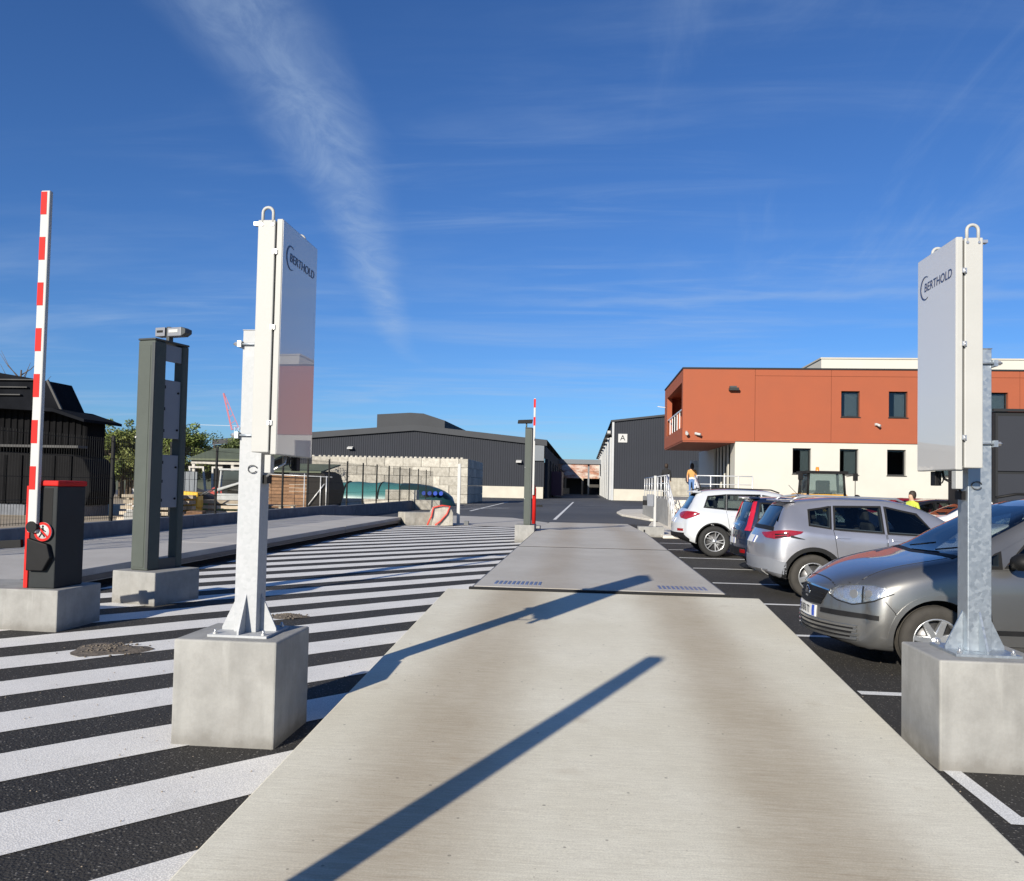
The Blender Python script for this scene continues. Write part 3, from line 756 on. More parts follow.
    B(MB().box(min(xo - s_*.03, xo), max(xo - s_*.03, xo), y0 + .01, y0 + .05, z1 - .03, z1 - .012), 'lug', 'clip_steel', case)
    # clamps round the pole
    po = pole[0] if s_ > 0 else pole[1]; pi = pole[1] if s_ > 0 else pole[0]
    for zc in (pole[4] - .09, z0 + .115 if s_ > 0 else z0 + .16):
        mb = MB()
        a, b = sorted((po - s_*.025, po - s_*.001)); mb.box(a, b, pole[2] - .03, pole[3] + .03, zc - .02, zc + .02)
        for yc in (pole[2] - .014, pole[3] + .014): mb.tube([(po - s_*.055, yc, zc), (xo + s_*.002, yc, zc)], .007, 6)
        B(mb, 'clamp', 'galvanised'); B(MB().tube([(po - s_*.045, pole[2]-.014, zc), (po - s_*.027, pole[2]-.014, zc)], .014, 6, smooth=False), 'nut', 'clip_steel')
    # junction at the foot of the panel
    B(MB().box(xm - .035, xm + .005, y0 + .02, y0 + .08, z0 - .125, z0 - .014), 'cable_gland', 'white_coat', case, bevel=.004)
    xd = xi - s_*.05
    B(MB().box(xd - .02, xd + .02, y1 - .20, y1 - .13, z0 - .105, z0 - .014), 'sensor', 'black_plastic', case, bevel=.004)
    pts = [(xd, y1 - .24, z0 - .014)] + [(xd, y1 - .24 + .035*math.sin(a), z0 - .055 + .035*math.cos(a)) for a in [2*math.pi*i/12 for i in range(13)]]
    B(MB().tube(pts, .004, 6), 'cable', 'black_plastic', case)
    pts = [(xd, y0 + .30, z0 - .014), (xd, y0 + .28, z0 - .06), (xd - s_*.03, y0 + .18, z0 - .10), (pi + s_*.015, pole[2] + .05, z0 - .15), (pi + s_*.004, pole[2]+.07, z0 - .16)]
    B(MB().tube(pts, .008, 6), 'cable', 'black_plastic' if s_ < 0 else 'clip_steel', case)
    B(MB().box(min(pi, pi + s_*.03), max(pi, pi + s_*.03), pole[2] + .03, pole[2] + .11, z0 - .19, z0 - .135), 'cable_entry', 'black_plastic', case)
    xq = px + s_*.02
    pts = [(xq + .03*math.cos(a), pole[2] - .003 - .01*abs(math.sin(a)), z0 - .10 + .024*math.sin(a)) for a in [R(20) + 2*math.pi*i/14 for i in range(13)]]
    B(MB().tube(pts, .0035, 6), 'wire_loop', 'steel_dark')
    return t
LOGO_DZ = 0.20
portal((-2.49, -1.84, 4.79, 5.38, 0.64), (-2.205, -2.06, 5.0, 5.145, 2.58), (-2.03, -1.87, 4.76, 5.40, 1.79, 3.22), 1,
       'tall white detector post with mirror-like panel on the concrete block left of the lane', 'galvanised_white', 0)
portal((2.10, 2.75, 5.02, 5.61, 0.645), (2.365, 2.505, 5.26, 5.40, 2.53), (2.18, 2.335, 5.0, 5.56, 1.78, 3.155), -1,
       'white detector post with matt grey panel, on the block before the grey car', 'galvanised', 0)

# ================================================================== ticket terminals
def terminal(loc, rz, label, zt=3.45, cam=True, zb=.42, base=(-.24, .46, -.44, .36)):
    """two slim uprights joined by grey service panels, on a cast block; local x across, y deep, front at -y"""
    t = empty('ticket_terminal', (loc[0], loc[1], 0), rz, label, 'terminal', 'ticket terminals beside the weighbridges')
    t['group'] = 'ticket terminals beside the weighbridges'
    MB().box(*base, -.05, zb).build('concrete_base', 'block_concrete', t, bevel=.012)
    for ys, xl in (((-.31, -.10), -.08), ((.20, .31), .045)):
        up = MB().box(xl, .20, ys[0], ys[1], zb + .001, zt - .03).build('upright', 'terminal_grey', t, bevel=.02, bseg=3)
        if ys[0] < 0:
            MB().box(-.04, .135, ys[0] - .006, ys[0] + .002, zb + .04, zt - .10).build('cover_plate', 'terminal_grey', up, bevel=.003)
            MB().box(.16, .203, ys[0] - .005, ys[0] + .01, zb + .03, zt - .06).build('corner_strip', 'terminal_dark', up, bevel=.004)
            for zz in (1.25, 2.15): MB().tube([(-.06, ys[0] - .012, zz), (-.06, ys[0] + .004, zz)], .012, 8).build('screw', 'arm_white', up)
    MB().box(-.085, .205, -.315, .315, zt - .029, zt).build('cap', 'terminal_dark', t, bevel=.012)
    MB().box(.10, .19, -.10, .20, zb + .002, zb + .14).build('sill', 'terminal_dark', t)
    for z0, z1, nm in ((zt - .27, zt - .05, 'top_panel'), (zt - 1.30, zt - .52, 'service_panel'), (zt - 2.22, zt - 1.52, 'service_panel')):
        p = MB().box(.135, .175, -.099, .199, z0, z1).build(nm, 'panel_grey', t, bevel=.004)
        if nm == 'service_panel':
            for zz in (z0 + .12, z1 - .16): MB().tube([(.176, .15, zz), (.190, .15, zz)], .014, 8).build('lock', 'black_plastic', p)
            for zz in (z0 + .1, (z0 + z1)/2, z1 - .1): MB().box(.176, .186, -.098, -.08, zz - .02, zz + .02).build('hinge', 'black_plastic', p)
    MB().box(.02, .134, -.099, .199, zt - 1.28, zt - .54).build('card_reader', 'terminal_dark', t)
    MB().box(.02, .134, -.099, .199, zt - 2.20, zt - 1.54).build('printer_box', 'terminal_dark', t)
    if cam:
        c = MB().box(.10, .15, -.02, .06, zt + .001, zt + .20).build('camera_bracket', 'terminal_dark', t, bevel=.004)
        MB().box(-.06, .099, -.05, .07, zt + .07, zt + .19).build('lamp_box', 'panel_grey', c, bevel=.006)
        MB().box(-.03, .07, -.054, -.050, zt + .12, zt + .15).build('slot', 'dark_gap', c)
        h = MB().box(.151, .38, -.06, .07, zt + .06, zt + .18).build('camera_housing', 'panel_grey', c, bevel=.012)
        MB().prism([(.381, zt + .06), (.45, zt + .10), (.45, zt + .15), (.381, zt + .18)], 1, -.058, .068).build('camera_hood', 'terminal_dark', c)
        MB().box(.18, .33, -.064, -.060, zt + .11, zt + .15).build('stripe', 'arm_white', c)
    return t
terminal((-5.72, 10.38), R(-15), 'tall grey ticket terminal with camera on top, beside the left barrier')
terminal((-1.68, 23.4), R(0), 'distant grey ticket terminal with small black camera at the far end of the weighbridge', zt=3.30, cam=False, zb=.5, base=(-.42, .36, -.35, .9)).scale = (.72, .72, 1)

# the terminal's thin camera in the distance
# ================================================================== barriers
def barrier(loc, rz, label, zb, ztop, armlen, arm_off, base=(-.95, .32, -.32, .40), patches=7, lean=0.0):
    t = empty('barrier_gate', (loc[0], loc[1], 0), rz, label, 'barrier', 'raised red and white barriers')
    MB().box(*base, -.05, zb).build('concrete_base', 'block_concrete', t, bevel=.012)
    hs = MB().box(-.10, .20, -.22, .24, zb + .001, ztop - .06).build('housing', 'barrier_dark', t, bevel=.012)
    MB().box(-.11, .212, -.232, .252, ztop - .059, ztop).build('lid', 'signal_red', t, bevel=.015)
    MB().box(-.15, -.101, -.23, -.18, zb + .002, ztop - .06).build('red_edge', 'signal_red', t, bevel=.006)
    MB().box(-.03, .15, -.2235, -.2195, ztop - .62, ztop - .08).build('recess', 'dark_gap', hs)
    # arm
    a = arm_off; za = zb + .65
    sh = MB().tube([(a, -.30, za), (a, -.22, za)], .06, 14).build('pivot', 'black_plastic', t)
    L_ = armlen
    arm = MB().box(a - .052, a + .052, -.29, -.235, za - .06, za + L_).build('arm', 'arm_white', t, bevel=.012)
    n = patches
    for i in range(n):
        z0 = za + L_ - .015 - i*.488; MB().box(a - .046, a + .022, -.2935, -.2895, z0 - .245, z0).build('reflector', 'signal_red', arm)
    return t
bl = barrier((-5.74, 8.33), R(-2), 'raised red and white barrier with dark red-capped housing at the left edge', .43, 1.57, 3.58, -.03)
# arm rest forks and the no-pedestrians disc of the left barrier
d = MB().lathe([(0, -.012), (.098, -.012), (.100, -.006), (.100, 0)], 'y', 28, (.07, -.24, 1.03)).build('warning_disc', 'arm_white', bl)
mb = MB(); seg = 28
for k in range(seg):
    t = 2*math.pi*k/seg
    for rr in (.074, .100): mb.v.append((.07 + rr*math.cos(t), -.2535, 1.03 + rr*math.sin(t)))
for k in range(seg): k2 = (k+1) % seg; mb._f((2*k, 2*k+1, 2*k2+1, 2*k2))
mb.bar((.015, -.254, 1.085), (.125, -.254, .975), .004, .018); mb.build('red_ring', 'signal_red', d)
mb = MB().lathe([(0, -.2525), (.014, -.2525)], 'y', 10, (.07, 0, 1.085)).bar((.07, -.2525, 1.07), (.06, -.2525, 1.015), .003, .03)
mb.bar((.065, -.2525, 1.02), (.03, -.2525, .97), .003, .016).bar((.062, -.2525, 1.02), (.095, -.2525, .975), .003, .016).bar((.06, -.2525, 1.06), (.105, -.2525, 1.03), .003, .012); mb.build('walking_figure', 'black_plastic', d)
hinge = MB().prism([(-.09, .62), (.10, .62), (.18, .76), (.14, .90), (-.09, .96)], 1, -.28, -.222).build('counterweight', 'black_plastic', bl, bevel=.01)
MB().bar((-.95, -.26, .84), (-.16, -.25, .90), .05, .085).box(-.62, -.48, -.31, -.20, .79, .93).build('arm_rest', 'black_plastic', bl, bevel=.006)
t = empty('barrier_gate', (-1.53, 24.6, 0), 0, 'slim red and white barrier standing up behind the far ticket terminal', 'barrier', 'raised red and white barriers')
MB().box(-.25, .2, -.2, .3, -.05, .42).build('concrete_base', 'block_concrete', t, bevel=.012)
MB().tube([(.0, 0, .421), (.0, 0, 1.52), (-.02, 0, 1.60), (-.07, 0, 1.66)], .06, 10).build('red_post', 'signal_red', t)
MB().box(-.14, -.075, -.08, .1, .43, 1.50).build('housing', 'barrier_dark', t, bevel=.01)
MB().bar((.08, 0, 1.02), (.26, 0, 1.02), .06, .06).build('arm_rest', 'black_plastic', t)
arm = MB().box(-.06, .0, -.13, -.09, 1.35, 4.28).build('arm', 'arm_white', t, bevel=.008)
for i in range(2): MB().box(-.062, .002, -.133, -.129, 4.0 - i*.55, 4.26 - i*.55).build('reflector', 'signal_red', arm)
# camera on the far terminal
ft = empty('traffic_camera', (-1.72, 23.4, 3.302), 0, 'small black camera on top of the far grey terminal', 'camera')
MB().tube([(0, 0, 0), (0, 0, .12)], .022, 8).build('stem', 'terminal_grey', ft)
MB().prism([(-.26, .12), (.16, .13), (.18, .24), (-.24, .22)], 1, -.07, .07).build('camera_body', 'black_plastic', ft, bevel=.008)
# unseen plain post placed behind the view, left, to cast the long lane shadow
t = empty('shadow_post', (-2.0, 0.58, 0), 0, 'plain white post behind the viewer left of the lane, casting the long near shadow', 'post')
MB().box(-.22, .22, -.22, .22, -.05, .40).build('concrete_base', 'block_concrete', t, bevel=.012)
MB().box(-.062, .062, -.062, .062, .401, 2.88).build('post', 'arm_white', t, bevel=.004)

# block and slim card pole right of the far deck end
t = empty('card_reader_post', (2.35, 27.6, 0), 0, 'thin white post with grey box on a low concrete block right of the deck end', 'reader post')
MB().box(-.55, .30, -.25, .35, -.05, .34).build('concrete_base', 'block_concrete', t, bevel=.012)
MB().box(-.04, .04, -.04, .04, .341, 2.05).build('post', 'arm_white', t, bevel=.005)
MB().box(-.26, -.045, -.09, .09, 1.02, 1.42).build('reader_box', 'panel_grey', t, bevel=.01)
MB().box(-.40, -.265, -.05, .05, 1.05, 1.22).build('screen_hood', 'black_plastic', t)
MB().box(-.38, -.33, -.255, -.249, .1, .24).build('wall_slot', 'dark_gap', t)
# white post with block and red hose at the end of the left deck
t = empty('marker_post', (-5.05, 32.3, 0), 0, 'plain white post standing at the end of the hatching on the left', 'post')
MB().box(-.06, .06, -.05, .05, 0, 2.45).build('post', 'arm_white', t, bevel=.006); MB().box(-.13, .13, -.12, .12, .001, .02).build('foot_plate', 'arm_white', t)
MB().box(.25, .42, -.1, .1, .003, .16).build('stub', 'steel_dark', t)
b = MB().prism([(-.42, 0), (.42, 0), (.42, .5), (.30, .72), (-.30, .72), (-.42, .5)], 1, -.3, .3).build('concrete_block', 'pale_block', None, bevel=.02, loc=(-5.62, 31.6, 0), rot=(0, 0, R(20)))
tag(b, 'rounded concrete block with red strap round it beside the white post', 'block')
st = MB().tube([(-.6, -.35, .02), (-.45, -.36, .35), (-.38, -.345, .70), (-.05, -.35, .78), (.28, -.345, .76), (.16, -.35, .45), (-.1, -.36, .16), (-.3, -.42, .03)], .035, 6).build('red_strap', 'hose_red', None, loc=(-5.62, 31.6, 0), rot=(0, 0, R(20)))
tag(st, 'loose red strap looped over the rounded concrete block', 'strap')
b = MB().box(-.9, .9, -.35, .35, -.02, .50).build('concrete_block', 'pale_block', None, bevel=.02, loc=(-6.35, 31.55, 0), rot=(0, 0, R(35)))
tag(b, 'low long concrete block at the end of the left weighbridge deck', 'block')
# ================================================================== buildings
def wall_piece(mb, x0, x1, z0, z1, y0, y1, holes=()):
    """wall slab facing -y with real openings cut through"""
    xs = sorted({x0, x1, *[h[0] for h in holes], *[h[1] for h in holes]}); zs = sorted({z0, z1, *[h[2] for h in holes], *[h[3] for h in holes]})
    inside = lambda x, z: any(h[0] < x < h[1] and h[2] < z < h[3] for h in holes)
    for i in range(len(xs) - 1):
        for j in range(len(zs) - 1):
            if inside((xs[i]+xs[i+1])/2, (zs[j]+zs[j+1])/2): continue
            a, b, c, d = xs[i], xs[i+1], zs[j], zs[j+1]
            mb.quad((a, y0, c), (b, y0, c), (b, y0, d), (a, y0, d)); mb.quad((b, y1, c), (a, y1, c), (a, y1, d), (b, y1, d))
    mb.quad((x0, y1, z0), (x0, y0, z0), (x0, y0, z1), (x0, y1, z1)); mb.quad((x1, y0, z0), (x1, y1, z0), (x1, y1, z1), (x1, y0, z1))
    mb.quad((x0, y0, z1), (x1, y0, z1), (x1, y1, z1), (x0, y1, z1)); mb.quad((x0, y1, z0), (x1, y1, z0), (x1, y0, z0), (x0, y0, z0))
    for (a, b, c, d) in holes:
        mb.quad((a, y0, c), (a, y1, c), (a, y1, d), (a, y0, d)); mb.quad((b, y1, c), (b, y0, c), (b, y0, d), (b, y1, d))
        mb.quad((a, y1, d), (b, y1, d), (b, y0, d), (a, y0, d)); mb.quad((a, y0, c), (b, y0, c), (b, y1, c), (a, y1, c))
    return mb
def window(par, x0, x1, z0, z1, y, O, blind=0.0):
    ox, oy = O
    f = .055; g = .012; mb = MB()
    mb.box(x0+g-ox, x0+f-ox, y+.02-oy, y+.09-oy, z0+g, z1-g).box(x1-f-ox, x1-g-ox, y+.02-oy, y+.09-oy, z0+g, z1-g)
    mb.box(x0+f-ox, x1-f-ox, y+.02-oy, y+.09-oy, z0+g, z0+f).box(x0+f-ox, x1-f-ox, y+.02-oy, y+.09-oy, z1-f, z1-g)
    w = mb.build('window', 'frame_dark', par)
    MB().box(x0+f-ox, x1-f-ox, y+.05-oy, y+.06-oy, z0+f, z1-f).build('pane', 'window_pane', w)
    if blind: MB().box(x0+f+(x1-x0)*(1-blind)*.5-ox, x1-f-ox, y+.14-oy, y+.15-oy, z0+f, z1-f).build('blind', 'blind', w)
    MB().box(x0-.03-ox, x1+.03-ox, y-.17-oy, y-.10-oy, z0-.035, z0-.004).build('sill', 'frame_dark', w)
    return w
OX, OY = 4.45, 38.0
ob = empty('office_building', (OX, OY, 0), 0, 'two-storey office with orange upper floor over white ground floor', 'building')
def OB(mb, name, m, par=ob, **k):
    mb.v = [(x - OX, y - OY, z) for x, y, z in mb.v]; return mb.build(name, m, par, **k)
XE = 44.0
low = [(x, x + .82, 2.43, 3.60) for x in (9.44, 11.53, 13.61, 15.70, 17.80, 21.9, 24.0, 28.1)]
up = [(x, x + .82, 5.06, 6.24) for x in (11.56, 13.65, 15.80, 17.98, 22.1, 26.3)]
# ground floor wall with openings, grey plinth, side wall
gw = OB(wall_piece(MB(), 6.85, XE, 1.42, 3.865, 38.06, 38.36, low), 'ground_floor_wall', 'render_white')
for h in low: window(gw, h[0], h[1], h[2], h[3], 38.19, (OX, OY), random.choice((.15, .3, .0, .5)))  # blinds added in this lower row to lift the black panes
OB(MB().box(6.85, XE, 38.08, 38.34, -.05, 1.418), 'plinth', 'render_grey')
OB(MB().box(6.85, 7.1, 38.362, 39.2, 0, 3.86), 'side_wall', 'render_white'); OB(MB().box(6.85, 7.1, 44.2, 50, 0, 3.86), 'side_wall', 'render_white')
for i in range(5):
    y0 = 39.2 + i; OB(MB().box(6.9, 7.08, y0, y0 + .34, 1.4, 3.84), 'pillar', 'render_white')
    w = OB(MB().box(6.98, 7.03, y0 + .345, y0 + .995, 1.42, 3.82), 'glazed_door', 'window_glass')
    OB(MB().box(6.95, 6.979, y0 + .345, y0 + .39, 1.42, 3.82).box(6.95, 6.979, y0 + .95, y0 + .995, 1.42, 3.82).box(6.95, 6.979, y0 + .39, y0 + .95, 3.72, 3.82), 'door_frame', 'frame_dark', w)
OB(MB().box(7.11, XE, 49.5, 50, 0, 3.86), 'rear_wall', 'render_white')
OB(MB().box(7.3, XE - .1, 38.5, 49.4, 1.2, 1.4), 'floor', 'render_grey')
OB(MB().box(7.6, XE - .1, 41.5, 41.6, 1.41, 3.8), 'inner_wall', 'blind'); OB(MB().box(7.3, XE - .1, 40.5, 40.6, 3.9, 7.15), 'inner_wall', 'blind'); OB(MB().box(7.3, XE - .1, 38.4, 46, 3.70, 3.79), 'floor', 'render_grey')
# upper floor: orange panels with open joints
cols = [4.45, 7.72, 11.12, 15.20, 19.30, 23.4, 27.5, 31.6, 35.7, 39.8, XE]
for i in range(len(cols) - 1):
    a, b = cols[i] + (.0 if i == 0 else .007), cols[i+1] - .007
    hs = [h for h in up if a < h[0] < b]
    top = 7.20 if i == 0 else 6.90
    p = OB(wall_piece(MB(), a, b, 3.875, top, 38.0, 38.28, hs), 'orange_panel', 'render_orange')
    for h in hs: window(p, h[0], h[1], h[2], h[3], 38.12, (OX, OY), random.choice((.35, .6, .45)))
    if i: OB(MB().box(a, b, 38.0, 38.28, 6.912, 7.20), 'orange_panel', 'render_orange')
OB(MB().box(4.7, XE, 38.285, 38.33, 3.9, 7.18), 'panel_backing', 'soffit') if False else None
# left end with deep loggia
mb = MB(); Lf = [(38.45, 45.3, 4.50, 6.62)]
def side(mb, X0, X1, y0, y1, z0, z1, holes):
    t_ = MB(); wall_piece(t_, -y1, -y0, z0, z1, X0, X1, [(-h[1], -h[0], h[2], h[3]) for h in holes])
    t_.v = [(y, -x, z) for x, y, z in t_.v]; n = len(mb.v); mb.v += t_.v
    for f in t_.f: mb._f([n + i for i in f])
side(mb, 4.45, 4.72, 38.282, 46.6, 3.875, 7.20, Lf); OB(mb, 'orange_end_wall', 'render_orange')
OB(MB().box(4.73, 7.0, 38.29, 46.5, 4.36, 4.46), 'loggia_floor', 'render_orange')
OB(MB().box(6.7, 6.8, 38.29, 46.5, 4.462, 6.9), 'loggia_wall', 'render_orange')
OB(MB().box(4.73, 6.69, 38.29, 46.5, 6.70, 6.80), 'loggia_ceiling', 'render_orange')
for yy in [38.7 + i*1.1 for i in range(7)]: OB(MB().box(4.50, 4.54, yy, yy + .05, 4.48, 5.35), 'railing_bar', 'rail_steel')
OB(MB().box(4.49, 4.55, 38.455, 45.29, 5.352, 5.41), 'handrail', 'rail_steel')
OB(MB().box(4.47, XE, 46.3, 46.58, 3.875, 7.2), 'rear_orange_wall', 'render_orange')
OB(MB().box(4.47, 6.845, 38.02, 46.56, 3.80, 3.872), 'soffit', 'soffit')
OB(MB().box(4.42, XE + .03, 37.965, 46.63, 7.203, 7.275), 'roof_coping', 'frame_dark')
# penthouse
ph = OB(MB().box(12.35, 19.6, 44.0, 52, 7.28, 8.66), 'penthouse', 'render_white')
OB(MB().box(19.62, XE, 44.0, 52, 7.28, 8.66), 'penthouse', 'render_white')
OB(MB().box(12.3, XE, 43.95, 52.05, 8.662, 8.74), 'penthouse_coping', 'plinth_pale')
# lamp, small cameras
OB(MB().box(6.55, 6.85, 37.75, 37.998, 6.32, 6.40).prism([(37.75, 6.2), (37.998, 6.2), (37.998, 6.318), (37.70, 6.318)], 0, 6.52, 6.95), 'wall_lamp', 'terminal_dark')
OB(MB().tube([(4.62, 37.86, 4.22), (4.62, 37.70, 4.16)], .07, 10).box(4.58, 4.66, 37.87, 37.998, 4.2, 4.3), 'wall_camera', 'arm_white')
OB(MB().tube([(5.05, 37.86, 4.18), (5.25, 37.74, 4.14)], .06, 10).box(5.0, 5.1, 37.87, 37.998, 4.15, 4.25), 'wall_camera', 'arm_white')
OB(MB().tube([(13.1, 37.86, 4.72), (13.2, 37.74, 4.64)], .06, 10).box(13.03, 13.12, 37.87, 37.998, 4.68, 4.78), 'wall_camera', 'arm_white')
OB(MB().bar((4.44, 46.2, 6.2), (4.0, 46.2, 6.25), .04, .04), 'bracket', 'arm_white')

# dark panelled enclosure at the right edge
de = empty('panelled_enclosure', (11.75, 24.5, 0), 0, 'dark anthracite panelled enclosure at the right edge behind the cars', 'enclosure')
MB().box(0, 7, .05, 3, 0, 4.05).build('core', 'frame_dark', de)
for i in range(4):
    a = .04 + i*1.72
    for z0, z1 in ((.1, 2.25), (2.33, 3.92)): MB().box(a + .05, a + 1.66, .0, .048, z0, z1).build('panel', 'clad_dark', de, bevel=.01)
    MB().box(a - .03, a + .03, -.03, .047, 0, 4.0).build('frame_post', 'frame_dark', de)
MB().box(-.05, 7.05, -.04, .05, 4.052, 4.13).build('top_rail', 'frame_dark', de)

# ---- corrugated halls
def ribs(x0, x1, zf0, zf1, y, pitch=.30, depth=.05):
    """trapezoid sheet facing -y between bottom zf0(x) and top zf1(x)"""
    mb = MB(); pts = []; x = x0
    while x < x1:
        for dx, dy in ((0, 0), (pitch*.45, 0), (pitch*.55, -depth), (pitch*.9, -depth)): 
            if x + dx <= x1: pts.append((x + dx, y + dy))
        x += pitch
    pts.append((x1, y))
    for i in range(len(pts) - 1):
        (a, ya), (b, yb) = pts[i], pts[i+1]
        mb.quad((a, ya, zf0(a)), (b, yb, zf0(b)), (b, yb, zf1(b)), (a, ya, zf1(a)))
    return mb
def lerp_pts(P):
    xs = [p[0] for p in P]; zs = [p[1] for p in P]; return lambda x: float(np.interp(x, xs, zs))
ha = empty('hall', (3.5, 105, 0), 0, 'grey corrugated hall with white A sign, right of the road beyond the office', 'hall')
topA = lerp_pts([(3.5, 10.25), (22, 12.5), (46, 9.5)])
def HA(mb, name, m, par=ha, **k):
    mb.v = [(x - 3.5, y - 105, z) for x, y, z in mb.v]; return mb.build(name, m, par, **k)
sheetA = HA(ribs(3.5, 46, lambda x: 1.45, topA, 105), 'cladding_front', 'clad_dark')
HA(MB().box(3.55, 46, 104.9, 105.2, -.05, 1.448), 'plinth', 'plinth_pale')
HA(MB().box(3.35, 3.62, 104.8, 105.1, -.02, 10.3), 'corner_trim', 'door_pale')
mb = MB(); mb.quad((3.45, 205, 0), (3.45, 105.1, 0), (3.45, 105.1, 10.2), (3.45, 205, 10.2)); HA(mb, 'cladding_side', 'clad_side')
for i in range(9):
    y0 = 107 + i*10.6
    d_ = HA(MB().box(3.15, 3.40, y0, y0 + 6.2, 0, 8.2), 'sliding_door', 'door_pale')
    HA(MB().box(2.6, 3.44, y0 - .4, y0 + 6.6, 8.5, 8.7), 'door_canopy', 'frame_dark')
    HA(MB().box(3.0, 3.44, y0 + 7.4, y0 + 7.8, 0, 9.6), 'downpipe', 'door_pale')
mb = MB()
for (a, b) in (((3.2, 10.3), (22, 12.6)), ((22, 12.6), (46.3, 9.55))):
    mb.quad((a[0], 104.7, a[1]), (b[0], 104.7, b[1]), (b[0], 205, b[1]), (a[0], 205, a[1])); mb.quad((a[0], 104.7, a[1] - .25), (b[0], 104.7, b[1] - .25), (b[0], 104.7, b[1]), (a[0], 104.7, a[1]))
HA(mb, 'roof', 'roof_metal')
sg = HA(MB().box(4.15, 5.30, 104.84, 104.93, 7.45, 8.55), 'sign', 'arm_white')
lettering('A', 1.0, 'black_plastic', sg, Matrix.Translation((4.72 - 3.5, 104.83 - 105, 8.0)) @ Matrix.Rotation(R(90), 4, 'X'), .002)

hb = empty('hall', (-5.3, 105, 0), 0, 'long dark grey corrugated hall with a raised roof box behind the block wall', 'hall')
def HB(mb, name, m, par=hb, **k):
    mb.v = [(x + 5.3, y - 105, z) for x, y, z in mb.v]; return mb.build(name, m, par, **k)
wtop = lerp_pts([(-50, 6.2), (-22.5, 8.55), (-5.3, 6.85)]); rtop = [(-50, 7.0), (-22.5, 9.35), (-5.2, 7.62)]
HB(ribs(-50, -5.3, lambda x: 1.5, wtop, 105), 'cladding_front', 'clad_dark')
HB(MB().box(-50, -5.4, 104.85, 105.2, -.05, 1.498), 'plinth', 'plinth_pale')
rt = lerp_pts(rtop); mb = MB()
for a, b in ((-50, -22.5), (-22.5, -5.0)):
    mb.quad((a, 104.6, rt(a) - .78), (b, 104.6, rt(b) - .78), (b, 104.75, rt(b)), (a, 104.75, rt(a)))
HB(mb, 'fascia', 'roof_metal')
mb = MB()
for a, b in ((-50, -22.5), (-22.5, -5.0)): mb.quad((a, 104.75, rt(a)), (b, 104.75, rt(b)), (b, 190, rt(b)), (a, 190, rt(a)))
HB(mb, 'roof', 'roof_metal')
mb = MB(); mb.quad((-5.25, 105, 0), (-5.25, 190, 0), (-5.25, 190, 6.9), (-5.25, 105, 6.9)); HB(mb, 'cladding_side', 'clad_side')
for i in range(8): HB(MB().box(-5.24, -4.9, 106 + i*10, 112 + i*10, 0, 5.2), 'sliding_door', 'clad_side')
HB(MB().box(-6.6, -5.35, 104.7, 104.9, 4.9, 6.9), 'light_sheet', 'sheet_grey')
HB(MB().box(-4.88, -3.4, 118, 128, .3, 3.8), 'parked_container', 'burgundy')
rb = MB(); rb.prism([(-31.0, 9.0), (-20.8, 9.0), (-20.8, 11.0), (-24, 12.0), (-26, 12.1), (-31.0, 11.8)], 1, 118, 150); HB(rb, 'roof_box', 'roof_metal')
for x, z in ((-31.0, 6.0), (-8.6, 4.6)): HB(MB().prism([(104.3, z), (104.85, z), (104.85, z + .35), (104.3, z + .15)], 0, x - .35, x + .35), 'wall_lamp', 'arm_white')

# ---- far end of the yard: canopy beam, old tiled sheds, low hill
fb = empty('canopy', (-5, 162, 0), 0, 'long blue-grey canopy beam between the two halls far down the road', 'canopy')
MB().box(-3, 14, 0, 6, 6.2, 7.1).build('beam', 'sheet_grey', fb)
for x in (-2, 5.5, 13): MB().box(x, x + .35, 1, 1.35, 0, 6.2).build('post', 'sheet_grey', fb)
sh = empty('tiled_shed', (-8, 178, 0), 0, 'old open shed with patchy rust-red tiled roof at the far end', 'shed')
mb = MB(); mb.quad((-4, 0, 3.7), (14, 0, 3.7), (14, 7, 7.0), (-4, 7, 7.0)); mb.quad((-4, 0, 3.5), (14, 0, 3.5), (14, 0, 3.7), (-4, 0, 3.7)); mb.build('roof', 'tile_rust', sh)
mb = MB(); mb.prism([(-1, 3.8), (4, 3.8), (1.5, 6.4)], 1, -.3, 6); mb.build('gable', 'tile_rust', sh)
MB().box(-4, 14, 3, 3.3, 0, 3.6).build('back_wall', 'shed_dark', sh)
for x in (-3, .2, 3.5, 7.2, 11): MB().box(x, x + .4, 0, .4, 0, 3.5).build('post', 'wood_pale', sh)
MB().box(3, 4.6, -1.5, -.3, 0, 1.3).build('stacked_goods', 'wood_pale', sh); MB().box(-2, .5, -1.2, -.2, 0, .9).build('stacked_goods', 'plinth_pale', sh)
hill = MB(); hp = []
for i in range(60):
    x = -420 + i*14; z = 7 + 4*math.sin(i*.35) + 3*math.sin(i*.9 + 1) + random.uniform(-1, 1); hp.append((x, z))
for i in range(59):
    (a, za), (b, zb) = hp[i], hp[i+1]; hill.quad((a, 420, -.1), (b, 420, -.1), (b, 440, zb), (a, 440, za)); hill.quad((a, 440, za), (b, 440, zb), (b, 520, zb*.6), (a, 520, za*.6))
struct(hill.build('hills', 'hill_green'))

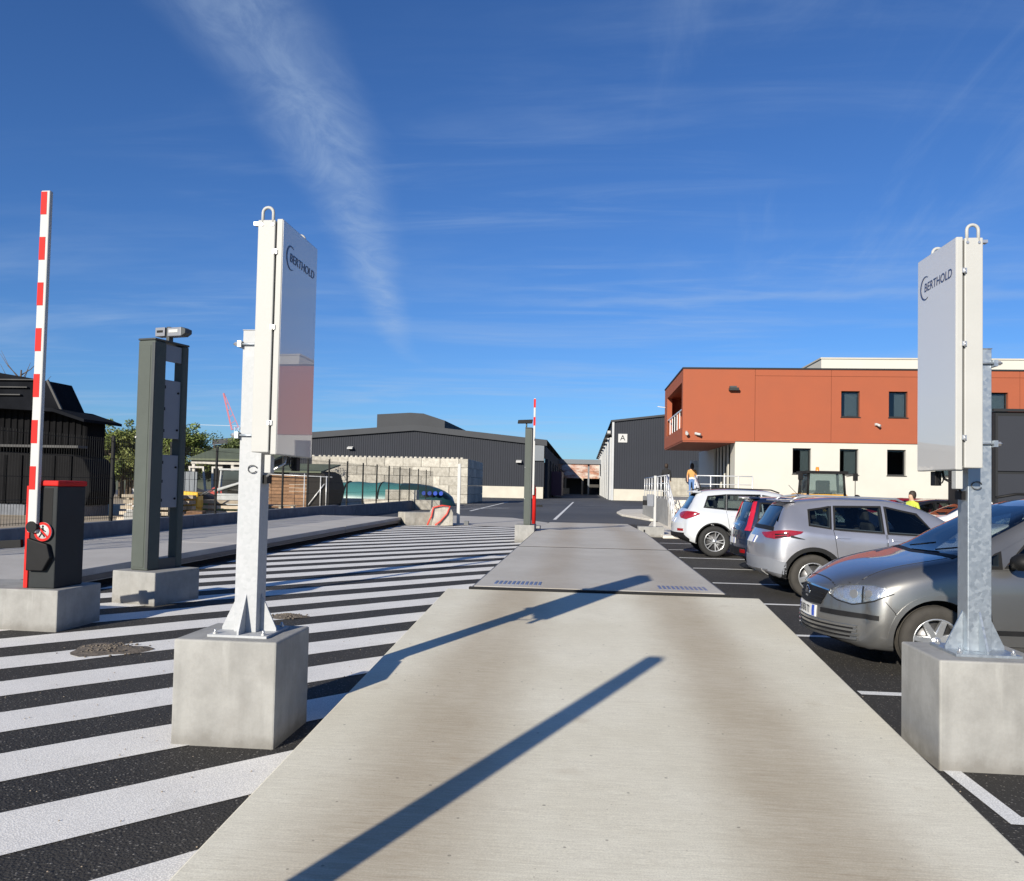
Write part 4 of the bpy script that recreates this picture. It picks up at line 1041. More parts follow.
# ---- concrete block wall: every block its own piece
bw = empty('block_wall', (-23.5, 68, 0), 0, 'wall of stacked pale concrete blocks in front of the dark hall', 'wall')
blk = MB().box(.012, 1.588, .0, .78, .01, .752); 
b0 = blk.build('block', 'pale_block', bw, bevel=.02, bseg=1); bme = b0.data
hb_ = MB().box(.012, .788, .0, .78, .01, .752).build('block', 'pale_block', bw, bevel=.02, bseg=1); hme = hb_.data
e0 = MB().box(0, .78, .012, 1.588, .01, .752).build('block', 'pale_block', bw, bevel=.02, bseg=1); eme = e0.data
used = set()
def place(ob0, me, x, y, z):
    if me.name not in used: used.add(me.name); o = ob0
    else:
        o = bpy.data.objects.new('block', me); COL.objects.link(o); o.parent = bw
        md = o.modifiers.new('bevel', 'BEVEL'); md.width = .02; md.segments = 1
    o.location = (x, y + random.uniform(-.03, .03), z)
for r in range(5):
    x = 0.0
    if r % 2: place(hb_, hme, x, 0, r*.757); x += .8
    while x + 1.6 <= 13.6:
        place(b0, bme, x, 0, r*.757); x += 1.6
    if 13.6 - x > .7: place(hb_, hme, x, 0, r*.757)
    for i in range(6): place(e0, eme, 12.78, .80 + i*1.6, r*.757)
stud = MB().lathe([(0, .12), (.12, .12), (.15, 0)], 'z', 8, (0, .39, 3.79)).build('stud', 'pale_block', bw)
for i in range(1, 33):
    c = stud.copy(); COL.objects.link(c); c.parent = bw; c.location = (.2 + i*.4, 0, 0)
# low white blocks behind the fence
ORD = ('leftmost', 'second from the left', 'middle', 'fourth from the left', 'rightmost')
def loose_block(x, y, z, w, lab, rz=0):
    o = MB().box(-w/2, w/2, -.39, .39, 0, .6).build('concrete_block', 'pale_block', None, bevel=.02, bseg=1, loc=(x, y, z), rot=(0, 0, rz)); tag(o, lab, 'block', 'pale blocks in front of the teal cover'); return o
for i in range(5): loose_block(-16.2 + i*1.62, 50, 0.0, 1.6, 'pale block in the low row before the teal cover, %s of five' % ORD[i])
for i in range(2): loose_block(-11.9 + i*1.0, 50, .605, .98, 'smaller pale block on top of the low row before the teal cover, %s' % ('left one', 'right one')[i])
# teal storage bladder
tb = empty('storage_cover', (-14.5, 60, 0), 0, 'long rounded teal tarpaulin cover with a dark end lying behind the fence', 'cover')
def halftube(x0, x1, rfun, n, m, name):
    mb = MB(); seg = 20
    for i in range(n + 1):
        x = x0 + (x1 - x0)*i/n; ry, rz = rfun(i/n)
        for k in range(seg + 1): a = math.pi*k/seg; mb.v.append((x, -math.cos(a)*ry, math.sin(a)**.8*rz + .02))
    for i in range(n):
        for k in range(seg): a = i*(seg+1) + k; mb._f((a, a + seg+1, a + seg+2, a+1), True)
    return mb.build(name, m, tb)
halftube(-5.2, .9, lambda t: (1.9, 1.62 + .04*math.sin(t*18)), 24, 'tarp_teal', 'cover_sheet')
halftube(.9, 4.9, lambda t: (1.9*math.sqrt(max(.0, 1 - t**2.2)) + .02, 1.60*math.sqrt(max(.0, 1 - t**2.4)) + .02), 14, 'tarp_teal_dark', 'cover_end')
for x in (-3.2, -.6): 
    mb = MB(); mb.tube([(x, -math.cos(math.pi*k/16)*1.94, math.sin(math.pi*k/16)**.8*1.68) for k in range(17)], .05, 6); mb.build('strap', 'fence_black', tb)
for i in range(4):
    x = 2.75 + i*.40; o = MB().tube([(x, -1.2 + .12*i, .95), (x + .1, -1.95 + .12*i, .92)], .15, 10).build('pipe_end', 'pipe_blue', tb)

# ---- black tiered barn at the left edge
bn = empty('barn', (-19.9, 30.8, -.65), 0, 'black tiered barn with tarpaulin-wrapped lower part at the left edge', 'barn')
bn.scale = (1.4, 1.4, 1.4)
def BN(mb, name, m, par=bn, **k):
    mb.v = [(x + 14, y - 22, z) for x, y, z in mb.v]; return mb.build(name, m, par, **k)
BN(MB().box(-26, -14.1, 22.1, 23.3, 0, .80), 'footing', 'kerb_concrete', bevel=.02)
for i in range(7): BN(MB().box(-26 + i*1.7, -24.34 + i*1.7, 22.0, 22.09, .02, .74 + .03*(i % 2)), 'footing_slab', 'kerb_concrete', bevel=.015)
mb = MB(); prof = [(-26, .8), (-14.0, .8), (-13.86, 1.2), (-13.9, 1.7), (-14.12, 2.12), (-14.5, 2.25), (-26, 2.42)]
mb.prism(prof, 1, 22.0, 23.3); BN(mb, 'wrapped_tier', 'tarpaulin_grey', bevel=.05)
for i in range(24): BN(MB().box(-26 + i*.5, -25.94 + i*.5, 21.95, 21.998, .82, 2.2), 'batten', 'barn_black')
BN(MB().box(-26, -14.2, 21.85, 22.3, 2.43, 2.50), 'ledge', 'barn_edge')
BN(ribs(-26, -14.25, lambda x: 2.5, lerp_pts([(-26, 3.98), (-14.9, 3.48), (-14.2, 3.25)]), 22.35, .2, .04), 'upper_wall', 'barn_black'); BN(MB().box(-26, -14.3, 22.41, 23.3, 2.2, 3.28), 'upper_core', 'barn_black')
rf = [(-26, 3.95), (-14.9, 3.45), (-13.95, 3.17), (-13.95, 3.25), (-14.9, 3.55), (-26, 4.05)]
mb = MB(); mb.prism(rf, 1, 21.7, 23.6); BN(mb, 'lower_roof', 'barn_roof')
mb = MB(); mb.prism([(-26, 4.0), (-14.95, 3.5), (-15.42, 4.38), (-17, 4.62), (-26, 4.70)], 1, 22.2, 23.3); BN(mb, 'upper_roof', 'barn_roof')
for i in range(3): BN(MB().box(-25, -16.2 + .2*i, 22.1, 22.19, 3.95 + i*.22, 3.98 + i*.22), 'roof_seam', 'barn_edge')
BN(MB().bar((-15.42, 22.17, 4.40), (-14.93, 22.17, 3.5), .06, .06), 'verge', 'barn_edge')
BN(MB().box(-13.9, -13.2, 21.6, 22.4, .02, .22), 'loose_plank', 'barn_black')

# ---- yard behind the fence
def simple(mb, name, m, lab, cat, grp=None, **k):
    o = mb.build(name, m, None, **k); tag(o, lab, cat, grp); return o
# green-roofed shed with white frames
gs = empty('open_shed', (-22, 42, 0), 0, 'open yard shed with olive green roof and white timber frames', 'shed')
MB().prism([(-.6, 2.62), (2.6, 3.3), (2.6, 3.4), (-.6, 2.72)], 0, .9, 5.6).build('roof', 'roof_olive', gs)
MB().box(1.0, 5.3, 2.4, 2.6, 0, 3.2).build('back_wall', 'inside_dark', gs)
MB().box(1.0, 5.4, -.42, -.3, 2.42, 2.62).build('beam', 'wood_white', gs)
for x in (1.05, 3.2, 5.2): MB().box(x, x + .16, -.4, -.25, 0, 2.42).build('post', 'wood_white', gs)
for x, w, dx in ((1.3, .75, -.35), (2.35, .5, -.12), (3.45, .95, -.1), (4.6, .55, 0)):
    mb = MB(); z1 = 2.25
    mb.bar((x, -.6, .2), (x + dx, -.45, z1), .09, .1).bar((x + w, -.6, .2), (x + w + dx, -.45, z1), .09, .1).bar((x - .05, -.6, .2), (x + w + .05, -.6, .2), .09, .1).bar((x + dx - .05, -.45, z1), (x + w + dx + .05, -.45, z1), .09, .1)
    mb.build('window_frame', 'wood_white', gs)
MB().bar((.45, -.6, 2.3), (1.25, -.6, .2), .1, .12).build('prop', 'wood_white', gs)
MB().box(4.3, 5.1, -.2, .4, .9, 2.2).build('timber_stack', 'wood_brown', gs)
# lower lean-to of brown boards
lt = empty('lean_to', (-16, 40.5, 0), 0, 'low lean-to of brown boards with mossy roof and dark tarpaulin end', 'shed')
MB().prism([(-.3, 2.05), (3, 2.5), (3, 2.58), (-.3, 2.13)], 0, -.9, 2.6).build('roof', 'roof_olive', lt)
for r in range(11):
    for c in range(4): MB().box(-.7 + c*.62, -.7 + c*.62 + .6, 0, .12, .05 + r*.175, .05 + r*.175 + .155).build('board', 'wood_brown', lt)
MB().prism([(1.9, 0), (2.7, 0), (3.0, 1.2), (2.75, 2.0), (2.4, 2.15), (1.9, 2.1)], 1, -.2, 2.6).build('tarpaulin_end', 'inside_dark', lt)
MB().tube([(1.75, -.3, 0), (1.75, -.3, 2.0)], .03, 6).tube([(2.9, -.3, 0), (2.9, -.3, 1.9)], .03, 6).tube([(-.6, -.3, 1.95), (3.2, -.3, 1.85)], .03, 6).tube([(1.75, -.3, .1), (2.8, -.3, 1.5)], .03, 6).tube([(2.6, -.3, 0), (2.6, -.3, 1.9)], .03, 6).build('scaffold', 'rail_steel', lt)
# yellow roller
yr = empty('compactor', (-14.75, 29, 0), R(8), 'small yellow compactor roller behind the fence', 'roller')
MB().prism([(-.5, .55), (.5, .55), (.5, 1.12), (-.5, 1.18)], 1, -.32, .32).build('hood', 'machine_yellow', yr, bevel=.04)
MB().lathe([(0, -.36), (.31, -.36), (.33, -.34), (.33, .34), (.31, .36), (0, .36)], 'y', 20, (.18, 0, .34)).build('drum', 'machine_yellow', yr)
MB().lathe([(0, -.3), (.26, -.3), (.26, .3), (0, .3)], 'y', 18, (-.36, 0, .28)).build('wheel', 'tyre', yr)
MB().tube([(.5, -.2, 1.0), (.95, -.2, 1.25), (.95, .2, 1.25), (.5, .2, 1.0)], .025, 6).build('handle', 'steel_dark', yr)
# green trailer
gt = empty('flat_trailer', (-14.0, 30.5, 0), R(5), 'low bright green flat trailer behind the fence', 'trailer')
MB().box(-1.1, 1.2, -.5, .5, .42, .62).prism([(-1.1, .62), (-.4, .62), (-.5, .78), (-1.0, .78)], 1, -.5, .5).build('bed', 'machine_green', gt, bevel=.03)
for x in (-.5, .6): MB().lathe([(0, -.52), (.2, -.52), (.22, -.48), (.22, -.4), (0, -.4)], 'y', 16, (x, 0, .23)).build('wheel', 'tyre', gt)
# grey skid loader
sk = empty('skid_loader', (-14.25, 32.3, 0), R(4), 'grey skid loader with caged cab behind the fence', 'loader')
MB().box(-.7, .75, -.55, .55, .45, 1.05).build('chassis', 'machine_grey', sk, bevel=.05)
mb = MB()
for x in (-.6, .5):
    for yy in (-.5, .5): mb.tube([(x, yy, 1.05), (x + .06, yy*.95, 2.0)], .045, 6)
mb.box(-.62, .62, -.55, .55, 2.0, 2.07); mb.build('cab_frame', 'machine_grey', sk)
MB().box(-.5, .42, -.44, .44, 1.06, 1.98).build('cab_glass', 'window_glass', sk)
for yy in (-.62, .62): MB().tube([(-.75, yy, 1.15), (.3, yy, 1.5), (.95, yy, .45)], .07, 6).build('lift_arm', 'machine_grey', sk)
for x in (-.45, .5):
    for yy in (-.66, .52): MB().lathe([(0, 0), (.30, 0), (.34, .03), (.34, .14), (0, .14)], 'y', 16, (x, yy, .34)).build('wheel', 'tyre', sk)
simple(MB().prism([(-1.0, 0), (1.1, 0), (.7, .55), (.1, .95), (-.5, .6)], 1, -.5, .5), 'tarpaulin_heap', 'tarp_red', 'faded red tarpaulin heap in front of the open shed', 'tarpaulin', loc=(-16.4, 35, .35), bevel=.05)
simple(MB().prism([(-1.4, 0), (1.2, 0), (.5, .35), (-.6, .75)], 1, -.5, .5), 'tarpaulin_heap', 'shed_dark', 'dark tarpaulin heap beside the red one', 'tarpaulin', loc=(-16.4, 33.5, .55), bevel=.05)
simple(MB().box(-.4, .4, -.4, .4, 0, .75), 'stone_block', 'plinth_pale', 'pale stone block standing beside the skid loader', 'block', loc=(-15.4, 34, .0), bevel=.03)
# timber stacks and odds near the barn
for n_, (x, yy, nl, lab) in enumerate(((-15.3, 27.5, 5, 'stack of weathered planks nearest the black barn'), (-13.6, 29.8, 4, 'shorter stack of pale planks behind the ticket terminal'))):
    ts = empty('timber_stack', (x, yy, 0), R(4), lab, 'timber', 'timber stacks behind the fence')
    for l in range(nl):
        for c in range(3): MB().box(-1.1 + random.uniform(-.15, .1), 1.0 + random.uniform(-.1, .2), c*.36, c*.36 + .32, .10 + l*.2, .10 + l*.2 + .12).build('plank', 'wood_pale', ts)
        MB().box(-.7, -.5, .02, 1.0, .222 + l*.2 - .22, .222 + l*.2 - .125).build('bearer', 'wood_brown', ts)
mb = MB(); x = 0
while x < 2.6: mb.box(x, x + .10, 0, .05, .1, 1.9).box(x + .10, x + .2, .03, .08, .1, 1.9); x += .2
simple(mb, 'sheet_fence', 'sheet_grey', 'short grey corrugated sheet panel between barn and planks', 'panel', loc=(-18.0, 31, 0))
o = empty('mixer', (-17.9, 31.8, -.35), 0, 'cement mixer with orange-red drum behind the plank stack', 'mixer')
MB().lathe([(0, -.1), (.28, -.1), (.42, .2), (.40, .45), (.24, .75), (.22, .75)], 'z', 16, (0, 0, 1.3)).build('drum', 'tarp_red', o); 
for sx in (-1, 1): MB().tube([(sx*.45, -.3, 0), (sx*.2, 0, 1.2), (sx*.45, .3, 0)], .03, 6).build('stand', 'steel_dark', o)
simple(MB().box(-.5, .5, -.4, .4, 0, 1.0).box(-.45, .45, -.35, .35, 1.001, 1.12), 'storage_crate', 'wood_white', 'pale crate beside the orange mixer behind the planks', 'crate', loc=(-15.8, 30.3, 0))
for n_, (x, y, k, lab) in enumerate(((-17.0, 30.2, 6, 'stack of grey pallets left of the ticket terminal, behind the planks'), (-12.9, 33.6, 4, 'low stack of pallets right of the skid loader'))):
    ps = empty('pallet_stack', (x, y, 0), R(6 + 9*n_), lab, 'pallets', 'pallet stacks behind the fence')
    for l in range(k):
        for j in range(5): MB().box(-.6, .6, -.5 + j*.22, -.5 + j*.22 + .14, .12 + l*.145, .145 + l*.145).build('slat', 'wood_pale', ps)
        for j in (-.55, -.05, .45): MB().box(j, j + .1, -.5, .5, .02 + l*.145, .115 + l*.145).build('bearer', 'wood_pale', ps)
for n_, (x, y, w, h, m_, lab, cat) in enumerate(((-16.2, 28.9, 1.3, .62, 'wood_white', 'pale wrapped bundle lying in front of the planks', 'bundle'), (-15.1, 26.6, .9, .42, 'block_concrete', 'small concrete block beside the planks behind the fence', 'block'),
      (-18.4, 33.2, 1.5, 1.15, 'machine_grey', 'grey metal tank standing near the black barn', 'tank'), (-13.5, 27.3, .7, .40, 'wood_brown', 'small brown crate behind the fence below the ticket terminal', 'crate'), (-16.9, 37.2, 1.2, 1.0, 'plinth_pale', 'pale stacked slabs before the open shed', 'slabs'))):
    simple(MB().box(-w/2, w/2, -.4, .4, 0, h).box(-w/2 + .06, w/2 - .1, -.36, .3, h + .002, h + .10), {'bundle': 'wrapped_bundle', 'block': 'concrete_block', 'tank': 'metal_tank', 'crate': 'wooden_crate', 'slabs': 'stone_pile'}[cat], m_, lab, cat, loc=(x, y, 0), rot=(0, 0, R(10*n_ - 15)), bevel=.03)
# construction crane on the horizon
cr = empty('tower_crane', (-115, 258, -3), R(25), 'thin red and white tower crane on the horizon left of the near post', 'crane')
mb = MB()
for sx, sy in ((-.7, -.7), (.7, -.7), (.7, .7), (-.7, .7)): mb.bar((sx, sy, 0), (sx, sy, 22), .3, .3)
for i in range(10): mb.bar((-.7, -.7, i*2.2), (.7, -.7, i*2.2 + 2.2), .18, .18); mb.bar((.7, .7, i*2.2), (-.7, .7, i*2.2 + 2.2), .18, .18)
mb.build('mast', 'crane_hazed_pale', cr)
mb = MB().bar((-1.5, 0, 21), (-4.5, 0, 33), .5, .5).bar((1.0, 0, 21), (-4.3, 0, 33), .25, .25)
for i in range(6): t_ = i/6; mb.bar((-1.5 - 3*t_, 0, 21 + 12*t_), (1.0 - 5.3*(t_ + .1), 0, 21 + 12*(t_ + .1)), .2, .2)
mb.build('luffing_jib', 'crane_hazed_red', cr)
MB().bar((-14, 0, 22.2), (9, 0, 22.6), .16, .2).build('counter_jib', 'crane_hazed_pale', cr)

# ---- entrance stairs with landing and railings
es = empty('entrance_stairs', (3.25, 30.8, 0), 0, 'concrete entrance stairs and landing with steel railings beside the office', 'stairs')
for i in range(7): MB().box(.12, 1.12, i*.32, 2.5, .10 + i*.155, .10 + i*.155 + .150).build('step', 'paving_concrete', es)
MB().box(.12, 3.5, 2.505, 17.0, .1, 1.18).build('landing', 'block_concrete', es)
def rail(p, q, n, parent=es, h=1.0):
    p, q = Vector(p), Vector(q)
    for i in range(n + 1):
        a = p.lerp(q, i/n); MB().tube([a, a + Vector((0, 0, h))], .026, 6).build('rail_post', 'rail_steel', parent)
    for k in (h, h*.66, h*.33): MB().tube([p + Vector((0, 0, k)), q + Vector((0, 0, k))], .024 if k == h else .016, 6).build('rail_bar', 'rail_steel', parent)
rail((.05, -.2, .1), (.05, 2.5, 1.18), 4); rail((1.18, -.1, .1), (1.18, 2.5, 1.18), 3); rail((1.25, 2.52, 1.18), (3.45, 2.52, 1.18), 4); rail((.15, 2.7, 1.18), (.15, 16.0, 1.18), 8)
# pale blocks stacked under the overhang
for r in range(3):
    for c in range(3):
        if r == 2 and c < 1: continue
        o = MB().box(0, 1.55, 0, .8, 0, 1.08).build('concrete_block', 'pale_block', None, bevel=.02, bseg=1, loc=(4.9 + c*1.6 + (r % 2)*.1, 50.7, r*1.095 + .12)); tag(o, 'large pale block under the orange overhang, %s row, %s' % (('bottom', 'middle', 'top')[r], ('left', 'centre', 'right')[c]), 'block', 'pale blocks stacked behind the stairs')
# ================================================================== cars
def pchip(P):
    xs = np.array([p[0] for p in P], float); ys = np.array([p[1] for p in P], float); h = np.diff(xs); d = np.diff(ys) / h
    m = np.zeros(len(xs)); m[0], m[-1] = d[0], d[-1]
    for i in range(1, len(xs) - 1):
        if d[i-1]*d[i] > 0: w1, w2 = 2*h[i] + h[i-1], h[i] + 2*h[i-1]; m[i] = (w1 + w2) / (w1/d[i-1] + w2/d[i])
    def f(x):
        x = min(max(x, xs[0]), xs[-1]); i = min(max(int(np.searchsorted(xs, x)) - 1, 0), len(h) - 1); t = (x - xs[i]) / h[i]
        return float(ys[i]*(1+2*t)*(1-t)**2 + m[i]*h[i]*t*(1-t)**2 + ys[i+1]*t*t*(3-2*t) + m[i+1]*h[i]*t*t*(t-1))
    return f
def catmull(P, n):
    P = [np.array(p, float) for p in P]; P = [2*P[0] - P[1]] + P + [2*P[-1] - P[-2]]; out = []
    for i in range(1, len(P) - 2):
        for k in range(n):
            t = k/n; a, b, c, d = P[i-1:i+3]
            out.append(.5*((2*b) + (c - a)*t + (2*a - 5*b + 4*c - d)*t*t + (3*b - a - 3*c + d)*t**3))
    out.append(P[-2]); return out
def make_body(S):
    L = S['L']; zt, zb, zl, wm, wr = (pchip(S[k]) for k in ('zt', 'zb', 'zl', 'wm', 'wr'))
    tuck = S.get('tuck', .05)
    ss = sorted(set(list(np.linspace(0, .5, 16)) + list(np.linspace(.5, L - .5, 46)) + list(np.linspace(L - .5, L, 16))))
    def ring(s):
        b, t, w, r, l = zb(s), zt(s), wm(s), wr(s), zl(s); h = max(t - b, .01); k = min(1, max(0, (h - .06) / .38)); k = k*k*(3 - 2*k)
        wb = w - tuck*(.6 + .4*k); gx = (wb - .10)*(1 - k) + r*k
        m = l + (b - l)*.55
        pts = [(0, l), (w*.5, l), (w - .10, l + .005), (w - .025, l + .07), (w - .004, l + .20), (w, m), (w - .012, b - .10), (wb, b), 
               (wb + (gx - wb)*.55, b + h*(.50 + .10*(1-k))), (gx, b + h*(.84 if k > .5 else .80)), (gx*.86, b + h*.955), (gx*.5, b + h*.99), (0, t)]
        return [(max(0, p[0]), p[1]) for p in catmull(pts, 3)]
    fa, fb, fz = S.get('front', (.30, .10, .45)); ra, rb_, rz = S.get('rear', (.16, .04, .5))
    S['_f'] = (zt, zb, zl, wm, wr, tuck)
    def warp(s, y, z):
        w = max(wm(s), .1); q = min(1.1, abs(y)/w)
        e = math.exp(-s/.38); d = e*(fa*q**2.6 + fb*((z - fz)/.4)**2*(1.0 if z > fz else .6))
        e2 = math.exp(-(L - s)/.30); d2 = e2*(ra*q**2.6 + rb_*((z - rz)/.4)**2)
        return s + d - d2
    V = []; F = []; rings = []
    def add_ring(s, pts):
        full = pts + [(-y, z) for y, z in pts[-2:0:-1]]; n0 = len(V)
        for y, z in full: V.append((-warp(s, y, z), y, z))
        rings.append((n0, len(full)))
    def scaled(s, k):
        pts = ring(s); zc = (zl(s) + zt(s))/2; return [(y*k, zc + (z - zc)*k) for y, z in pts]
    for k in (.02, .25, .5, .72, .88, .96): add_ring(0, scaled(0, k))
    for s in ss: add_ring(s, ring(s))
    for k in (.96, .88, .72, .5, .25, .02): add_ring(L, scaled(L, k))
    for i in range(len(rings) - 1):
        a, n = rings[i]; b, _ = rings[i+1]
        for k in range(n): k2 = (k+1) % n; F.append((a+k, a+k2, b+k2, b+k))
    F.append(tuple(range(rings[0][1] - 1, -1, -1))); a, n = rings[-1]; F.append(tuple(range(a, a + n)))
    me = bpy.data.meshes.new('body'); me.from_pydata(V, [], F); me.update()
    bm = bmesh.new(); bm.from_mesh(me); bmesh.ops.recalc_face_normals(bm, faces=bm.faces); bm.to_mesh(me); bm.free()
    return me
def make_cabin(S):
    zt, zb, zl, wm, wr, tuck = S['_f']; s0, s1 = S['cabin']; mb = MB(); n = 26; rings = []
    for i in range(n + 1):
        s = s0 + (s1 - s0)*i/n; b, t, w, r = zb(s), zt(s), wm(s), wr(s); h = max(t - b, .01); k = min(1, max(0, (h - .06)/.38)); k = k*k*(3 - 2*k)
        wb = w - tuck*(.6 + .4*k); gx = (wb - .10)*(1 - k) + r*k; b2 = min(b, t - .09)
        P = [(0, .42), (w - .15, .42), (w - .13, b2 - .1), (wb - .085, b2), (gx - .05, b2 + (t - .05 - b2)*.80), (gx*.8 - .03, t - .055), (0, t - .05)]
        full = P + [(-y, z) for y, z in P[-2:0:-1]]; rings.append(len(mb.v)); m = len(full)
        mb.v += [(-s, y, z) for y, z in full]
    for a, b in zip(rings[:-1], rings[1:]):
        for k in range(m): k2 = (k+1) % m; mb._f((a+k, a+k2, b+k2, b+k))
    mb._f(range(m - 1, -1, -1)); mb._f(range(rings[-1], rings[-1] + m)); return closed(mb)
def closed(mb):
    me = bpy.data.meshes.new('c'); me.from_pydata(mb.v, [], mb.f); bm = bmesh.new(); bm.from_mesh(me)
    bmesh.ops.recalc_face_normals(bm, faces=bm.faces); bm.to_mesh(me); bm.free(); return me
def shrink(P, d):
    cx = sum(p[0] for p in P)/len(P); cz = sum(p[1] for p in P)/len(P)
    return [(x + (d if x < cx else -d), z + (d if z < cz else -d)) for x, z in P]
def bool_cut(me, cutters):
    o = bpy.data.objects.new('tmp', me); COL.objects.link(o); cs = []
    for c in cutters:
        co = bpy.data.objects.new('cut', c); COL.objects.link(co); cs.append(co)
        md = o.modifiers.new('b', 'BOOLEAN'); md.operation = 'DIFFERENCE'; md.solver = 'EXACT'; md.object = co
    dg = bpy.context.evaluated_depsgraph_get(); dg.update()
    out = bpy.data.meshes.new_from_object(o.evaluated_get(dg))
    for x in [o] + cs: bpy.data.objects.remove(x)
    return out
def cyl_y(x, z, r, y0, y1, seg=40):
    mb = MB(); mb.lathe([(0, y0), (r, y0), (r, y1), (0, y1)], 'y', seg, (x, 0, z)); me = bpy.data.meshes.new('c'); me.from_pydata(mb.v, [], mb.f)
    bm = bmesh.new(); bm.from_mesh(me); bmesh.ops.remove_doubles(bm, verts=bm.verts, dist=1e-6); bmesh.ops.recalc_face_normals(bm, faces=bm.faces); bm.to_mesh(me); bm.free(); return me
class Skin:
    """lays panels, glass and lamps onto the car's surface"""
    def __init__(s, me, L):
        bm = bmesh.new(); bm.from_mesh(me); s.t = BVHTree.FromBMesh(bm); bm.free(); s.L = L
    def patch(s, A, B, d, off, m, name, par, rows=6, cols=None, mirror=False, skirt=.012, smooth=True):
        """A, B: two edges as lists of (s, y, z); d: outward direction (forward, left, up)"""
        sg = -1 if mirror else 1
        d = Vector((d[0], d[1]*sg, d[2])).normalized()
        def rs(P, n):
            P = [Vector(p) for p in P]; l = [0]
            for i in range(1, len(P)): l.append(l[-1] + (P[i] - P[i-1]).length)
            o = []
            for k in range(n):
                t = l[-1]*k/(n-1); i = max(0, min(len(P) - 2, next((j for j in range(len(P) - 1) if l[j+1] >= t - 1e-9), len(P) - 2)))
                o.append(P[i].lerp(P[i+1], (t - l[i]) / max(1e-9, l[i+1] - l[i])))
            return o
        n = cols or max(6, 4*max(len(A), len(B))); a, b = rs(A, n), rs(B, n); V = []; bad = 0; last = None
        for r in range(rows + 1):
            for k in range(n):
                p = a[k].lerp(b[k], r/rows); P = Vector((-p.x, p.y*sg, p.z))
                h, nn, _, _ = s.t.ray_cast(P + d*1.6, -d)
                if h is None: h = s.t.find_nearest(P)[0]; nn = d
                if nn.dot(d) < 0: nn = -nn
                V.append((h, nn))
        mb = MB()
        for h, nn in V: mb.v.append(tuple(h + nn*off))
        N = 2*len(V)
        for h, nn in V: mb.v.append(tuple(h + nn*off))
        for h, nn in V: mb.v.append(tuple(h - nn*skirt))
        for r in range(rows):
            for k in range(n - 1):
                i = r*n + k; mb._f((i, i+1, i+n+1, i+n), smooth)
        loop = list(range(n)) + [r*n + n - 1 for r in range(1, rows + 1)] + [rows*n + k for k in range(n - 2, -1, -1)] + [r*n for r in range(rows - 1, 0, -1)]
        for q in range(len(loop)): i, j = loop[q], loop[(q+1) % len(loop)]; mb._f((j + N//2, i + N//2, i + N, j + N), False)
        o = mb.build(name, m, par)
        bm = bmesh.new(); bm.from_mesh(o.data); bmesh.ops.recalc_face_normals(bm, faces=bm.faces)
        fs = [f for f in bm.faces if f.smooth]
        if fs and sum(f.normal.dot(d)*f.calc_area() for f in fs) < 0: bmesh.ops.reverse_faces(bm, faces=bm.faces)
        bm.to_mesh(o.data); bm.free(); return o
def wheel_mesh(Rw, w, style, dusty=False):
    tm = MB(); p = [(Rw*.66, -w*.42), (Rw*.80, -w*.52), (Rw*.93, -w*.50), (Rw*.985, -w*.40), (Rw, -w*.28)]
    for g in (-.14, 0, .14): p += [(Rw, w*(g - .035)), (Rw - .008, w*(g - .03)), (Rw - .008, w*(g + .03)), (Rw, w*(g + .035))]
    p += [(Rw, w*.28), (Rw*.985, w*.40), (Rw*.93, w*.50), (Rw*.80, w*.52), (Rw*.66, w*.42)]
    tm.lathe([(r, -y) for r, y in p][::-1], 'y', 40)
    rim = MB(); rr = Rw*.665
    rim.lathe([(rr, .0), (rr, -w*.40), (rr*.955, -w*.44), (rr*.90, -w*.36), (rr*.87, -w*.05)], 'y', 36)
    n, kind = style
    for i in range(n):
        a0 = 2*math.pi*i/n + .3
        for da in ((0,) if kind == 'solid' else (-.13, .13)):
            wi, wo = (.075, .050) if kind == 'solid' else (.036, .026)
            if kind == 'solid' and n <= 5: wi, wo = .085, .075
            a1 = a0 + da*.5; a2 = a0 + da*1.5; q0 = Vector((math.cos(a1), 0, math.sin(a1)))*.04; q1 = Vector((math.cos(a2), 0, math.sin(a2)))*rr*.93
            t0 = Vector((-math.sin(a1), 0, math.cos(a1))); t1 = Vector((-math.sin(a2), 0, math.cos(a2))); k = len(rim.v)
            for q, t, ww, yo in ((q0, t0, wi, -w*.34), (q1, t1, wo, -w*.40)):
                rim.v += [tuple(q - t*ww/2 + Vector((0, yo + .012, 0))), tuple(q - t*ww*.35 + Vector((0, yo, 0))), tuple(q + t*ww*.35 + Vector((0, yo, 0))), tuple(q + t*ww/2 + Vector((0, yo + .012, 0))), tuple(q + t*ww/2 + Vector((0, yo + .05, 0))), tuple(q - t*ww/2 + Vector((0, yo + .05, 0)))]
            for j in range(6): j2 = (j+1) % 6; rim._f((k+j, k+j2, k+6+j2, k+6+j))
    rim.lathe([(0, -w*.37), (.030, -w*.37), (.034, -w*.34), (.060, -w*.335), (.068, -w*.30), (.068, -w*.1)], 'y', 18)
    disc = MB().lathe([(0, -w*.02), (rr*.88, -w*.02), (rr*.88, 0)], 'y', 28)
    return tm, rim, disc
def fix_normals(o):
    bm = bmesh.new(); bm.from_mesh(o.data); bmesh.ops.recalc_face_normals(bm, faces=bm.faces); bm.to_mesh(o.data); bm.free()
